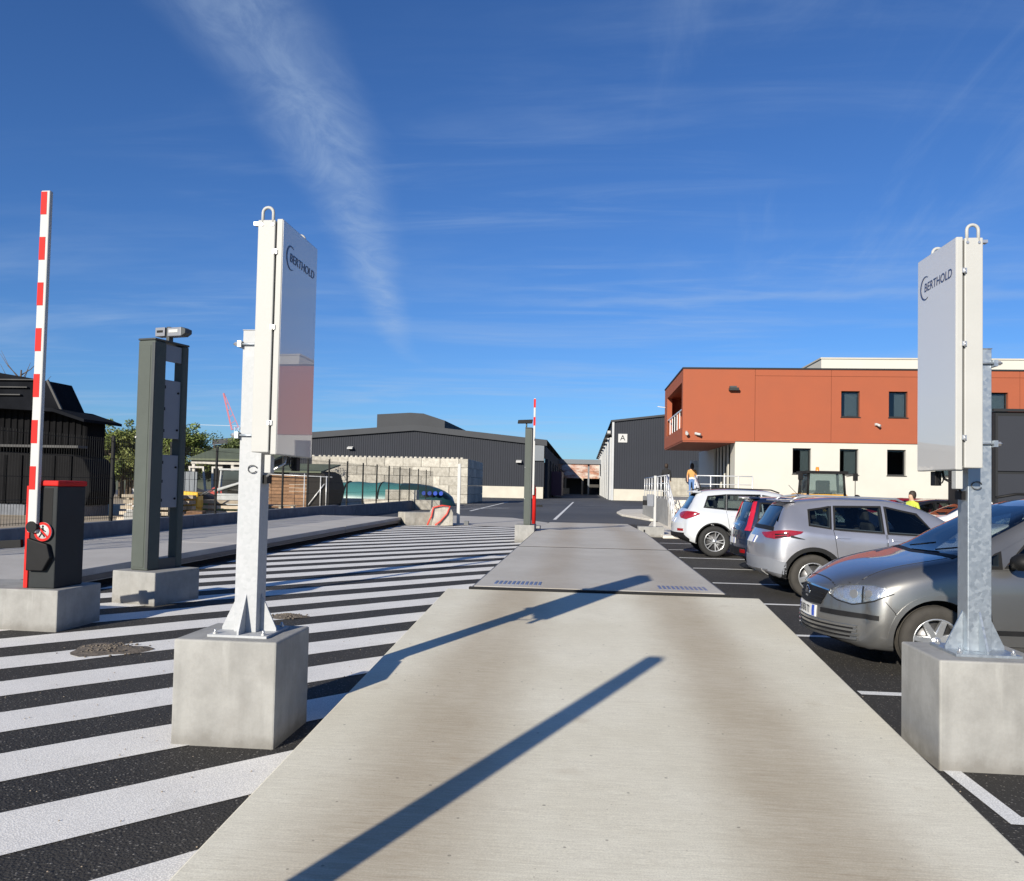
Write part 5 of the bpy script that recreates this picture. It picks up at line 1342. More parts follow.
def make_car(S, name, loc, rz, label, pm, group='cars parked beside the lane', wheels=True):
    L = S['L']; t = empty(name, loc, rz, label, 'car', group)
    me0 = make_body(S); sk = Skin(me0, L); Rw = S['Rw']; wmax = max(p[1] for p in S['wm'])
    cuts = []
    for s in S['axles']:
        for sg in (-1, 1): cuts.append(cyl_y(-s, Rw, Rw + .055, *sorted((sg*(wmax - .30), sg*1.4))))
    if 'cabin' in S:
        cuts.append(make_cabin(S))
        for bt, tp in S['wins']:
            P = shrink(list(bt) + list(tp)[::-1], .010); cuts.append(closed(MB().prism([(-s, z) for s, z in P], 1, -1.4, 1.4)))
        if 'screen' in S: cuts.append(closed(MB().prism([(-s, y) for s, y in S['screen']], 2, .95, 2.2)))
        if 'back' in S: cuts.append(closed(MB().prism(S['back'][1], 0, -L - .4, -S['back'][0])))
    me = bool_cut(me0, cuts); me.name = 'body'

    me.materials.clear(); me.materials.append(MATS[pm]); me.materials.append(MATS['car_trim']); me.materials.append(MATS['cabin_lining'])
    for p in me.polygons:
        p.use_smooth = True; c = p.center; p.material_index = 0
        for s in S['axles']:
            if math.hypot(c.x + s, c.z - Rw) < Rw + .052 and abs(c.y) > wmax - .33: p.material_index = 1
        if p.normal.z < -.8 and c.z < .6: p.material_index = 1
        if 'cabin' in S and p.material_index == 0 and sk.t.find_nearest(c)[3] > .008: p.material_index = 2
    me.set_sharp_from_angle(angle=R(38))
    body = link_mesh('body', me, t)
    if 'cabin' in S: interior(S, t)
    # wheels
    if wheels:
        tm, rim, disc = wheel_mesh(Rw, S.get('tw', .215), S['spokes']); proto = None
        for s in S['axles']:
            for sg in (-1, 1):
                if proto is None:
                    w = tm.build('wheel', S.get('tyre', 'tyre'), t); r = rim.build('rim', 'alloy', w); d = disc.build('brake_disc', 'alloy_dark', w)
                    for q in (w, r, d): fix_normals(q)
                    proto = w
                else: w = copy_tree(proto, t)
                w.location = (-s, sg*(wmax - .115), Rw); w.rotation_euler = (0, random.uniform(0, 2), math.pi if sg > 0 else 0)
                if sg > 0: w.rotation_euler = (0, 0, math.pi)
    return t, sk, body
def interior(S, t):
    s0, s1 = S['cabin']; wmax = max(p[1] for p in S['wm']); zb = S['_f'][1]; sf = S.get('seats', (2.25, 3.1)); x0 = -s0
    d_ = MB().prism([(-(s0 + .02), .55), (-(s0 + .62), .55), (-(s0 + .58), zb(s0 + .5) - .06), (-(s0 + .30), zb(s0 + .3) + .0), (-(s0 + .02), zb(s0) - .02)], 1, -wmax + .20, wmax - .20); d_.build('dashboard', 'seat_cloth', t, bevel=.02)
    for s_ in sf:
        for y in (-.36, .36):
            st_ = MB().prism([(-(s_ - .50), .50), (-(s_), .48), (-(s_ + .02), .66), (-(s_ - .50), .70)], 1, y - .24, y + .24).prism([(-(s_ - .02), .62), (-(s_ + .10), .62), (-(s_ + .26), 1.16), (-(s_ + .17), 1.16)], 1, y - .22, y + .22).build('seat', 'seat_cloth', t, bevel=.05)
            MB().prism([(-(s_ + .19), 1.19), (-(s_ + .27), 1.19), (-(s_ + .31), 1.36), (-(s_ + .22), 1.36)], 1, y - .13, y + .13).build('headrest', 'seat_cloth', st_, bevel=.03)
    st = MB(); c = Vector((-(s0 + .80), .36, zb(s0) + .02)); pts = []
    for i in range(21): a = 2*math.pi*i/20; pts.append(c + Vector((math.cos(a)*.08, math.sin(a)*.18, math.cos(a)*.165)))
    st.tube(pts, .016, 6).bar(c - Vector((0, .17, 0)), c + Vector((0, .17, 0)), .03, .03).tube([c, c + Vector((.28, 0, -.12))], .03, 6); st.build('steering_wheel', 'car_trim', t)
def both(sk, A, B, d, off, m, name, par, **k):
    return [sk.patch(A, B, d, off, m, name, par, mirror=mr, **k) for mr in (False, True)]
def side_glass(sk, t, wins, z_off=.004, trim=True, pane='car_pane', dark_from=99):
    """wins: list of (bottom polyline, top polyline) in (s, z)"""
    out = []
    for i, (bt, tp) in enumerate(wins):
        A = [(s, .9, z) for s, z in bt]; B = [(s, .7, z) for s, z in tp]
        if trim:
            P = list(bt) + list(tp)[::-1]; inn = shrink(P, .006); o_ = shrink(P, -.022)
            for q in range(len(P)):
                q2 = (q + 1) % len(P); both(sk, [(*inn[q][:1], .85, inn[q][1]), (inn[q2][0], .85, inn[q2][1])], [(o_[q][0], .85, o_[q][1]), (o_[q2][0], .85, o_[q2][1])], (0, 1, .15), .006, 'car_trim', 'window_trim', t, rows=1, cols=10)
        out += both(sk, A, B, (0, 1, .15), z_off, 'car_pane_dark' if i >= dark_from else pane, 'side_window', t)
    return out
def arch(sk, t, s, z, r0, r1, m, name, a0=0, a1=180):
    A = [(s - math.cos(R(a0 + (a1-a0)*i/20))*r0, .9, z + math.sin(R(a0 + (a1-a0)*i/20))*r0) for i in range(21)]
    B = [(s - math.cos(R(a0 + (a1-a0)*i/20))*r1, .9, z + math.sin(R(a0 + (a1-a0)*i/20))*r1) for i in range(21)]
    return both(sk, A, B, (0, 1, 0), .010, m, name, t, rows=2, cols=36)
def door(sk, t, pm, poly_b, poly_t, hs, hz, off=.003):
    """dark shut line under a slightly proud door skin"""
    A = [(s, .9, z) for s, z in poly_b]; B = [(s, .9, z) for s, z in poly_t]
    cx = sum(p[0] for p in A + B)/len(A + B)
    g = lambda P, dz: [(s + (.007 if s > cx else -.007), y, z + dz) for s, y, z in P]
    both(sk, g(A, -.007), g(B, .004), (0, 1, 0), .0012, 'dark_gap', 'shut_line', t, rows=10)
    ds = both(sk, A, B, (0, 1, 0), off, pm, 'door', t, rows=10)
    for d_, mr in zip(ds, (False, True)):
        sk.patch([(hs - .10, .9, hz - .018), (hs + .10, .9, hz - .018)], [(hs - .10, .9, hz + .018), (hs + .10, .9, hz + .018)], (0, 1, 0), .016, pm, 'handle', d_, mirror=mr, rows=3, cols=8)
    return ds
def mirror_(sk, t, pm, s, z, y):
    for sg in (-1, 1):
        m_ = MB().tube([(-s, sg*(y - .10), z - .02), (-s, sg*(y + .06), z + .02)], .03, 6).build('mirror_arm', 'car_trim', t)
        mb = MB(); mb.lathe([(0, -.10), (.055, -.095), (.085, -.05), (.09, 0), (.075, .05), (.0, .075)], 'x', 14, (0, 0, 0)); mb.v = [(-s - x*.9, sg*(y + .12) + a*1.15, z + .05 + b*.85) for x, a, b in mb.v]
        o = mb.build('door_mirror', pm, t); fix_normals(o)
def plate(sk, t, s, y, z, d, w=.52, h=.11, txt=None, yaw=1):
    p = sk.patch([(s, y - w/2, z - h/2), (s, y + w/2, z - h/2)], [(s, y - w/2, z + h/2), (s, y + w/2, z + h/2)], d, .012, 'plate_white', 'number_plate', t, rows=2, cols=8)
    for a in (-1, 1): sk.patch([(s, a*(w/2 - .045) - .02, z - h/2 + .004), (s, a*(w/2 - .045) + .025, z - h/2 + .004)], [(s, a*(w/2 - .045) - .02, z + h/2 - .004), (s, a*(w/2 - .045) + .025, z + h/2 - .004)], d, .0135, 'plate_blue', 'plate_band', p, rows=2, cols=4)
    if txt:
        h0 = sk.t.ray_cast(Vector((-s + 2*d[0], y, z)), Vector((-d[0], 0, 0)))[0]
        f = 1 if d[0] > 0 else -1
        lettering(txt, .105, 'black_plastic', p, Matrix.Translation((h0.x + f*.0165, y, z)) @ Matrix.Rotation(R(90*f), 4, 'Z') @ Matrix.Rotation(R(90), 4, 'X') @ Matrix.Diagonal((.72, 1, 1, 1)), .0004)
    return p

# ---- grey people carrier, nose to the lane
S = dict(L=4.40, Rw=.315, axles=(.90, 3.58), spokes=(7, 'solid'), tyre='tyre_dusty',
  zt=[(0, .72), (.10, .79), (.45, .93), (.95, 1.04), (1.12, 1.08), (1.5, 1.30), (1.95, 1.53), (2.25, 1.605), (2.9, 1.645), (3.6, 1.62), (4.0, 1.57), (4.15, 1.42), (4.3, 1.10), (4.40, .92)],
  zb=[(0, .64), (.3, .76), (.7, .86), (1.1, .93), (2.0, .97), (3.5, 1.01), (4.2, 1.02), (4.40, .86)],
  zl=[(0, .27), (.25, .20), (.8, .19), (3.5, .21), (4.1, .27), (4.40, .36)],
  wm=[(0, .74), (.12, .80), (.35, .86), (.8, .895), (3.6, .895), (4.1, .86), (4.40, .76)],
  wr=[(0, .62), (1.1, .74), (1.6, .68), (2.2, .64), (3.4, .62), (4.1, .60), (4.4, .6)], front=(.34, .09, .42))
pm = 'paint_grey'
S['wins'] = [([(1.50, 1.00), (2.30, 1.02)], [(1.88, 1.36), (2.30, 1.48)]), ([(2.36, 1.02), (3.20, 1.05)], [(2.36, 1.485), (3.15, 1.49)]), ([(3.28, 1.05), (3.95, 1.08)], [(3.24, 1.49), (3.82, 1.45)]), ([(1.26, .985), (1.44, .99)], [(1.40, 1.09), (1.46, 1.115)])]
S['cabin'] = (1.18, 4.05); S['seats'] = (2.35, 3.25)
S['screen'] = [(1.20, -.66), (1.12, 0), (1.20, .66), (1.94, .58), (1.88, 0), (1.94, -.58)]
S['back'] = (3.7, [(-.56, 1.12), (.56, 1.12), (.50, 1.46), (-.50, 1.46)])
t, sk, body = make_car(S, 'people_carrier', (2.22, 8.38, 0), math.pi, 'dark grey people carrier parked nose to the lane behind the right post', pm)
# bonnet skin with shut line, windscreen, side glass
sk.patch([(.15, -.607, .9), (.15, .607, .9)], [(1.055, -.707, 1.1), (1.055, .707, 1.1)], (0, 0, 1), .0012, 'dark_gap', 'shut_line', t, rows=14, cols=20)
sk.patch([(.16, -.60, .9), (.16, .60, .9)], [(1.05, -.70, 1.1), (1.05, .70, 1.1)], (0, 0, 1), .003, pm, 'bonnet', t, rows=14, cols=20)
sk.patch([(1.13, -.72, 1.1), (1.04, 0, 1.1), (1.13, .72, 1.1)], [(1.99, -.60, 1.5), (1.92, 0, 1.5), (1.99, .60, 1.5)], (.4, 0, 1), .004, 'car_screen', 'windscreen', t, rows=10, cols=20)
sk.patch([(1.06, -.74, 1.1), (.98, 0, 1.1), (1.06, .74, 1.1)], [(1.13, -.72, 1.1), (1.04, 0, 1.1), (1.13, .72, 1.1)], (.3, 0, 1), .006, 'car_trim', 'scuttle', t, rows=3, cols=20)
for y0 in (-.25, .35): MB().tube([(-1.10, y0, 1.10), (-1.17, y0 + .42, 1.155)], .008, 6).build('wiper', 'car_trim', t)
side_glass(sk, t, S['wins'])
both(sk, [(1.16, .85, 1.03), (2.02, .68, 1.50)], [(1.22, .85, 1.00), (2.06, .68, 1.46)], (.3, 1, .5), .006, pm, 'pillar_trim', t, rows=2, cols=18)
door(sk, t, pm, [(1.38, .30), (2.32, .30)], [(1.30, .95), (2.32, .985)], 2.15, .86)
door(sk, t, pm, [(2.345, .30), (3.10, .30), (3.22, .55)], [(2.345, .985), (3.10, 1.015), (3.26, 1.015)], 3.05, .88)
arch(sk, t, .90, .315, .372, .415, pm, 'arch_lip', -8, 188); arch(sk, t, 3.58, .315, .372, .415, pm, 'arch_lip', -8, 188)
both(sk, [(1.0, .9, .40), (3.4, .9, .40)], [(1.0, .9, .44), (3.4, .9, .44)], (0, 1, 0), .014, 'car_trim', 'rubbing_strip', t, rows=2, cols=20)
# headlamps: long almond from grille to wing
hl = both(sk, [(.06, .46, .668), (.10, .55, .628), (.20, .68, .605), (.38, .80, .650), (.52, .855, .725)], [(.05, .46, .700), (.09, .55, .765), (.20, .68, .790), (.36, .78, .795), (.54, .84, .760)], (.75, .66, .15), .014, 'lamp_lens', 'headlamp', t, rows=8, cols=24)
both(sk, [(.065, .47, .670), (.10, .55, .634), (.20, .68, .611), (.38, .80, .656), (.51, .852, .727)], [(.055, .47, .698), (.09, .55, .758), (.20, .68, .783), (.36, .78, .788), (.52, .838, .756)], (.75, .66, .15), .003, 'lamp_clear', 'lamp_bowl', t, rows=8, cols=24)
for h_, sg in zip(hl, (False, True)):
    for (s_, y_, z_, r_) in ((.21, .675, .70, .040), (.33, .765, .712, .034)):
        dv_ = (.66*.75, -.75*.75)   # along the lamp: backwards and outwards
        c_ = [(s_ - math.cos(math.pi*i/10)*r_*.66, y_ - math.cos(math.pi*i/10)*r_*.75) for i in range(11)]
        sk.patch([(c_[i][0], c_[i][1], z_ - math.sin(math.pi*i/10)*r_) for i in range(11)], [(c_[i][0], c_[i][1], z_ + math.sin(math.pi*i/10)*r_) for i in range(11)], (.75, .66, .15), .007, 'lamp_inner', 'reflector', h_, mirror=sg, rows=8, cols=16)
both(sk, [(.45, .86, .655), (.53, .88, .56), (.55, .89, .50)], [(.458, .86, .655), (.538, .88, .56), (.558, .89, .50)], (.5, .85, 0), .0015, 'dark_gap', 'bumper_seam', t, rows=1, cols=10)
both(sk, [(.275, .725, .625), (.29, .735, .625)], [(.275, .725, .775), (.29, .735, .775)], (.75, .66, .15), .008, 'car_trim', 'lamp_divider', t, rows=4, cols=4)
both(sk, [(.06, .46, .660), (.10, .55, .620), (.20, .68, .597), (.38, .80, .642), (.53, .86, .722)], [(.06, .46, .668), (.10, .55, .630), (.20, .68, .608), (.38, .80, .652), (.53, .86, .730)], (.75, .66, .15), .006, 'car_trim', 'lamp_seal', t, rows=1, cols=24)
# upper grille with badge, lower intake, bumper strips, fog surrounds
gr = sk.patch([(.02, -.33, .55), (.0, 0, .53), (.02, .33, .55)], [(.06, -.40, .695), (.03, 0, .70), (.06, .40, .695)], (1, 0, .1), .006, 'black_plastic', 'grille', t, rows=4, cols=16)
for z in (.575, .612, .650): sk.patch([(.02, -.35, z - .006), (0, 0, z - .008), (.02, .35, z - .006)], [(.02, -.35, z + .006), (0, 0, z + .004), (.02, .35, z + .006)], (1, 0, .1), .014, 'car_trim', 'grille_bar', gr, rows=2, cols=14)
sk.patch([(.06, -.42, .700), (.03, 0, .705), (.06, .42, .700)], [(.06, -.42, .712), (.03, 0, .719), (.06, .42, .712)], (1, 0, .3), .010, 'chrome', 'chrome_strip', gr, rows=2, cols=14)
bd = MB().lathe([(.058, 0), (.070, .006), (.070, .012), (.060, .012)], 'x', 24, (-.028, 0, .622)).build('badge', 'chrome', t); fix_normals(bd)
x_ = -.014
MB().bar((x_, .026, .668), (x_, 0, .622), .008, .010).bar((x_, -.026, .668), (x_, 0, .622), .008, .010).bar((x_, .050, .640), (x_, .026, .572), .008, .010).bar((x_, .026, .572), (x_, 0, .616), .008, .010).bar((x_, 0, .616), (x_, -.026, .572), .008, .010).bar((x_, -.026, .572), (x_, -.050, .640), .008, .010).build('monogram', 'chrome', bd)
lo = sk.patch([(.05, -.62, .275), (.0, 0, .265), (.05, .62, .275)], [(.03, -.66, .40), (.0, 0, .405), (.03, .66, .40)], (1, 0, 0), .005, 'black_plastic', 'lower_grille', t, rows=4, cols=22)
for z in (.285, .322, .362, .398): sk.patch([(.05, -.68, z - .010), (0, 0, z - .012), (.05, .68, z - .010)], [(.05, -.68, z + .009), (0, 0, z + .008), (.05, .68, z + .009)], (1, 0, 0), .020, pm, 'grille_bar', lo, rows=2, cols=22)
both(sk, [(.06, .34, .478), (.14, .60, .478), (.42, .83, .482)], [(.06, .34, .520), (.14, .60, .524), (.42, .83, .522)], (.75, .66, 0), .014, 'car_trim', 'bumper_strip', t, rows=3, cols=20)
plate(sk, t, .0, 0, .470, (1, 0, 0), txt='DB 876 TT')
mirror_(sk, t, 'car_trim', 1.55, 1.0, .90)
for sg in (-1, 1): MB().tube([(-2.1, sg*.60, 1.60), (-2.3, sg*.60, 1.64), (-3.6, sg*.58, 1.66), (-3.85, sg*.57, 1.62)], .016, 6).build('roof_rail', 'car_trim', t)

# ---- silver crossover, tail to the lane
S = dict(L=4.16, Rw=.335, axles=(.84, 3.38), spokes=(5, 'solid'), tyre='tyre_dusty',
  zt=[(0, .78), (.12, .86), (.5, .97), (1.0, 1.05), (1.15, 1.09), (1.6, 1.35), (1.95, 1.48), (2.3, 1.535), (2.9, 1.545), (3.4, 1.51), (3.72, 1.46), (3.80, 1.40), (3.98, 1.12), (4.08, 1.00), (4.16, .82)],
  zb=[(0, .70), (.4, .84), (1.1, .93), (2.2, .985), (3.2, 1.03), (3.7, 1.07), (4.0, 1.0), (4.16, .76)],
  zl=[(0, .30), (.25, .24), (.8, .22), (3.3, .23), (3.9, .29), (4.16, .40)],
  wm=[(0, .70), (.12, .77), (.4, .845), (.8, .87), (3.4, .87), (3.85, .84), (4.08, .77), (4.16, .72)],
  wr=[(0, .6), (1.1, .70), (1.6, .65), (2.2, .61), (3.2, .58), (3.75, .54), (4.16, .60)], rear=(.20, .05, .60))
pm = 'paint_silver'
S['wins'] = [([(1.58, 1.00), (2.28, 1.03)], [(1.85, 1.33), (2.28, 1.43)]), ([(2.36, 1.035), (3.06, 1.075)], [(2.36, 1.435), (3.02, 1.425)]), ([(3.13, 1.085), (3.42, 1.13)], [(3.09, 1.42), (3.40, 1.36)])]
S['cabin'] = (1.22, 3.86); S['seats'] = (2.25, 3.05)
S['screen'] = [(1.23, -.62), (1.15, 0), (1.23, .62), (1.83, .54), (1.78, 0), (1.83, -.54)]
S['back'] = (3.6, [(-.56, 1.12), (.56, 1.12), (.46, 1.37), (-.46, 1.37)])
t, sk, body = make_car(S, 'crossover', (2.66 + 4.16, 13.42, 0), 0, 'silver crossover parked tail to the lane beside the grey people carrier', pm)
side_glass(sk, t, S['wins'])
sk.patch([(1.16, -.68, 1.1), (1.08, 0, 1.1), (1.16, .68, 1.1)], [(1.88, -.57, 1.5), (1.82, 0, 1.5), (1.88, .57, 1.5)], (.4, 0, 1), .004, 'car_screen', 'windscreen', t, rows=8, cols=16)
sk.patch([(3.99, -.60, 1.10), (4.02, 0, 1.10), (3.99, .60, 1.10)], [(3.78, -.48, 1.39), (3.80, 0, 1.40), (3.78, .48, 1.39)], (-1, 0, .45), .004, 'car_pane_dark', 'rear_window', t, rows=6, cols=16)
sk.patch([(4.01, -.66, 1.03), (4.06, 0, 1.03), (4.01, .66, 1.03)], [(3.99, -.62, 1.09), (4.02, 0, 1.09), (3.99, .62, 1.09)], (-1, 0, .3), .006, 'car_trim', 'tailgate_strip', t, rows=3, cols=16)
# roof spoiler and rails
MB().prism([(-.56, 1.455), (.56, 1.455), (.50, 1.49), (-.50, 1.49)], 0, -3.79, -3.58).build('roof_spoiler', pm, t, bevel=.012)
for sg in (-1, 1): MB().tube([(-1.95, sg*.57, 1.47), (-2.1, sg*.575, 1.535), (-3.3, sg*.55, 1.56), (-3.55, sg*.535, 1.53), (-3.66, sg*.53, 1.47)], .018, 6).build('roof_rail', 'alloy', t)
MB().tube([(-3.35, 0, 1.51), (-3.55, 0, 1.72)], .004, 5).build('aerial', 'car_trim', t)
both(sk, [(4.04, .40, .955), (4.02, .55, .90), (3.93, .74, .89), (3.76, .84, .93), (3.58, .86, .985)], [(4.03, .40, .975), (4.00, .55, .985), (3.92, .70, 1.01), (3.72, .82, 1.03), (3.54, .85, 1.015)], (-.72, .69, .1), .012, 'lamp_red', 'tail_lamp', t, rows=6, cols=22)
both(sk, [(3.92, .745, .905), (3.78, .835, .93)], [(3.92, .745, .925), (3.78, .835, .948)], (-.72, .69, 0), .017, 'black_plastic', 'lamp_claw', t, rows=2, cols=8)
both(sk, [(3.92, .735, .945), (3.76, .84, .97)], [(3.92, .735, .965), (3.76, .84, .985)], (-.72, .69, 0), .017, 'black_plastic', 'lamp_claw', t, rows=2, cols=8)
both(sk, [(3.72, .85, .925), (3.60, .87, .905), (3.52, .87, .90)], [(3.72, .85, .96), (3.60, .87, .925), (3.52, .87, .905)], (-.3, 1, 0), .012, 'car_trim', 'lamp_tail', t, rows=2, cols=10)
plate(sk, t, 4.14, 0, .86, (-1, 0, .1), txt=None)
sk.patch([(4.10, -.70, .42), (4.16, 0, .42), (4.10, .70, .42)], [(4.10, -.72, .60), (4.16, 0, .60), (4.10, .72, .60)], (-1, 0, 0), .010, 'panel_grey', 'rear_bumper', t, rows=4, cols=18)
both(sk, [(4.05, .68, .40), (3.95, .78, .38), (3.80, .85, .36)], [(4.05, .70, .60), (3.95, .80, .58), (3.80, .86, .55)], (-.7, .7, 0), .010, 'panel_grey', 'bumper_corner', t, rows=4, cols=10)
sk.patch([(4.12, -.5, .33), (4.16, 0, .33), (4.12, .5, .33)], [(4.12, -.5, .42), (4.16, 0, .42), (4.12, .5, .42)], (-1, 0, 0), .014, 'clip_steel', 'skid_plate', t, rows=3, cols=12)
for s_ in (.84, 3.38): arch(sk, t, s_, .335, .392, .455, 'car_trim', 'arch_cladding', -14, 194)
both(sk, [(1.25, .9, .24), (3.0, .9, .24)], [(1.25, .9, .36), (3.0, .9, .36)], (0, 1, 0), .012, 'car_trim', 'sill_cladding', t, rows=3, cols=16)
door(sk, t, pm, [(1.32, .37), (2.30, .37)], [(1.28, .93), (2.30, .995)], 2.14, .92)
door(sk, t, pm, [(2.325, .37), (2.92, .37), (3.02, .60)], [(2.325, .995), (2.95, 1.035), (3.08, 1.05)], 2.95, .945)
mirror_(sk, t, 'paint_silver', 1.50, .99, .86)

# ---- navy hatchback with tall red lamps
S = dict(L=4.05, Rw=.31, axles=(.82, 3.38), spokes=(5, 'solid'),
  zt=[(0, .70), (.12, .78), (.5, .90), (1.0, 1.0), (1.12, 1.04), (1.6, 1.30), (2.0, 1.45), (2.4, 1.50), (3.2, 1.505), (3.65, 1.485), (3.80, 1.44), (3.93, 1.15), (4.0, .98), (4.05, .84)],
  zb=[(0, .64), (.4, .78), (1.1, .90), (2.5, .95), (3.7, 1.0), (3.95, .95), (4.05, .78)],
  zl=[(0, .26), (.25, .20), (.8, .19), (3.3, .20), (3.8, .25), (4.05, .34)],
  wm=[(0, .70), (.12, .76), (.4, .82), (.8, .85), (3.5, .85), (3.85, .82), (4.05, .74)],
  wr=[(0, .6), (1.1, .68), (1.7, .63), (2.4, .60), (3.4, .59), (3.85, .59), (4.05, .62)], rear=(.14, .03, .5))
pm = 'paint_navy'
S['wins'] = [([(1.50, .98), (2.28, 1.0)], [(1.85, 1.30), (2.28, 1.40)]), ([(2.36, 1.0), (3.70, 1.03)], [(2.36, 1.41), (3.62, 1.40)])]
S['cabin'] = (1.18, 3.84); S['seats'] = (2.2, 3.05)
S['screen'] = [(1.20, -.60), (1.12, 0), (1.20, .60), (1.85, .53), (1.80, 0), (1.85, -.53)]
S['back'] = (3.6, [(-.52, 1.04), (.52, 1.04), (.47, 1.38), (-.47, 1.38)])
t, sk, body = make_car(S, 'hatchback', (3.0 + 4.05, 16.85, 0), 0, 'dark navy hatchback with tall red tail lamps between the silver and white cars', pm)
side_glass(sk, t, S['wins'])
sk.patch([(1.12, -.66, 1.1), (1.05, 0, 1.1), (1.12, .66, 1.1)], [(1.9, -.56, 1.5), (1.84, 0, 1.5), (1.9, .56, 1.5)], (.4, 0, 1), .004, 'car_screen', 'windscreen', t, rows=8, cols=16)
sk.patch([(3.94, -.56, 1.02), (3.96, 0, 1.02), (3.94, .56, 1.02)], [(3.82, -.50, 1.40), (3.83, 0, 1.41), (3.82, .50, 1.40)], (-1, 0, .3), .004, 'car_pane_dark', 'rear_window', t, rows=6, cols=12)
both(sk, [(3.95, .68, .84), (3.91, .71, .94), (3.85, .655, 1.2), (3.80, .59, 1.40)], [(3.86, .80, .84), (3.82, .78, .96), (3.76, .70, 1.2), (3.72, .62, 1.40)], (-.75, .66, .1), .020, 'lamp_pinkred', 'tail_lamp', t, rows=5, cols=18)
plate(sk, t, 4.03, 0, .62, (-1, 0, 0), txt=None)
sk.patch([(4.0, -.68, .36), (4.05, 0, .36), (4.0, .68, .36)], [(4.0, -.70, .50), (4.05, 0, .50), (4.0, .70, .50)], (-1, 0, 0), .012, 'car_trim', 'rear_bumper', t, rows=4, cols=16)
both(sk, [(4.0, .55, .40), (3.94, .70, .40)], [(4.0, .55, .47), (3.94, .70, .47)], (-.8, .5, 0), .02, 'lamp_red', 'reflector', t, rows=2, cols=8)
sk.patch([(3.99, -.30, .92), (3.99, .30, .92)], [(3.98, -.30, .96), (3.98, .30, .96)], (-1, 0, 0), .016, 'chrome', 'chrome_strip', t, rows=2, cols=8)
MB().prism([(-.58, 1.46), (.58, 1.46), (.54, 1.495), (-.54, 1.495)], 0, -3.83, -3.62).build('roof_spoiler', pm, t, bevel=.01)
door(sk, t, pm, [(1.32, .30), (2.30, .30)], [(1.28, .90), (2.30, .96)], 2.15, .85); mirror_(sk, t, pm, 1.48, .96, .84)

# ---- white premium suv
S = dict(L=4.71, Rw=.372, axles=(.92, 3.78), spokes=(5, 'split'), tw=.245,
  zt=[(0, .86), (.12, .95), (.5, 1.04), (1.1, 1.12), (1.3, 1.16), (1.8, 1.42), (2.2, 1.57), (2.6, 1.64), (3.3, 1.655), (3.9, 1.62), (4.18, 1.57), (4.28, 1.47), (4.45, 1.20), (4.60, 1.04), (4.71, .80)],
  zb=[(0, .78), (.4, .92), (1.2, 1.0), (2.5, 1.06), (3.7, 1.09), (4.2, 1.11), (4.5, 1.02), (4.71, .74)],
  zl=[(0, .30), (.25, .24), (.8, .22), (3.7, .23), (4.3, .30), (4.71, .44)],
  wm=[(0, .76), (.12, .84), (.4, .91), (.8, .945), (3.9, .945), (4.35, .91), (4.6, .83), (4.71, .76)],
  wr=[(0, .62), (1.2, .76), (1.8, .70), (2.4, .66), (3.7, .63), (4.25, .58), (4.71, .66)], rear=(.24, .06, .60))
pm = 'paint_white_silver'
S['wins'] = [([(1.72, 1.08), (2.60, 1.12)], [(2.08, 1.42), (2.60, 1.52)]), ([(2.68, 1.12), (3.48, 1.145)], [(2.68, 1.53), (3.44, 1.52)]), ([(3.53, 1.15), (4.02, 1.20)], [(3.49, 1.52), (3.90, 1.47)])]
S['cabin'] = (1.38, 4.30); S['seats'] = (2.55, 3.45)
S['screen'] = [(1.40, -.68), (1.32, 0), (1.40, .68), (2.07, .59), (2.01, 0), (2.07, -.59)]
S['back'] = (4.1, [(-.60, 1.20), (.60, 1.20), (.50, 1.46), (-.50, 1.46)])
t, sk, body = make_car(S, 'suv', (2.20 + 4.71, 20.85, 0), 0, 'white silver sport utility car with alloy wheels, farthest in the near row', pm)
side_glass(sk, t, S['wins'])
sk.patch([(1.33, -.74, 1.2), (1.25, 0, 1.2), (1.33, .74, 1.2)], [(2.12, -.62, 1.6), (2.05, 0, 1.6), (2.12, .62, 1.6)], (.4, 0, 1), .004, 'car_screen', 'windscreen', t, rows=8, cols=16)
sk.patch([(4.48, -.64, 1.18), (4.50, 0, 1.18), (4.48, .64, 1.18)], [(4.27, -.52, 1.48), (4.29, 0, 1.49), (4.27, .52, 1.48)], (-1, 0, .6), .004, 'car_pane_dark', 'rear_window', t, rows=6, cols=16)
MB().prism([(-.60, 1.54), (.60, 1.54), (.55, 1.59), (-.55, 1.59)], 0, -4.27, -4.06).build('roof_spoiler', pm, t, bevel=.012)
for sg in (-1, 1): MB().tube([(-2.2, sg*.62, 1.57), (-2.4, sg*.63, 1.64), (-3.9, sg*.60, 1.665), (-4.15, sg*.57, 1.60)], .018, 6).build('roof_rail', 'car_trim', t)
both(sk, [(4.60, .46, 1.00), (4.58, .60, .92), (4.46, .80, .89), (4.28, .90, .95), (4.14, .92, 1.02)], [(4.59, .46, 1.05), (4.54, .60, 1.08), (4.42, .78, 1.09), (4.24, .88, 1.075), (4.12, .91, 1.04)], (-.75, .66, .1), .014, 'lamp_red', 'tail_lamp', t, rows=6, cols=20)
both(sk, [(4.66, .55, .60), (4.58, .76, .60)], [(4.66, .55, .66), (4.58, .76, .66)], (-.85, .5, 0), .014, 'lamp_red', 'reflector', t, rows=2, cols=8)
sk.patch([(4.66, -.72, .42), (4.71, 0, .42), (4.66, .72, .42)], [(4.66, -.74, .56), (4.71, 0, .56), (4.66, .74, .56)], (-1, 0, 0), .010, 'car_trim', 'rear_bumper', t, rows=4, cols=16)
both(sk, [(4.58, .70, .40), (4.40, .86, .34)], [(4.58, .74, .56), (4.40, .89, .42)], (-.7, .7, 0), .010, 'car_trim', 'bumper_corner', t, rows=4, cols=8)
plate(sk, t, 4.68, 0, .86, (-1, 0, .1), txt=None)
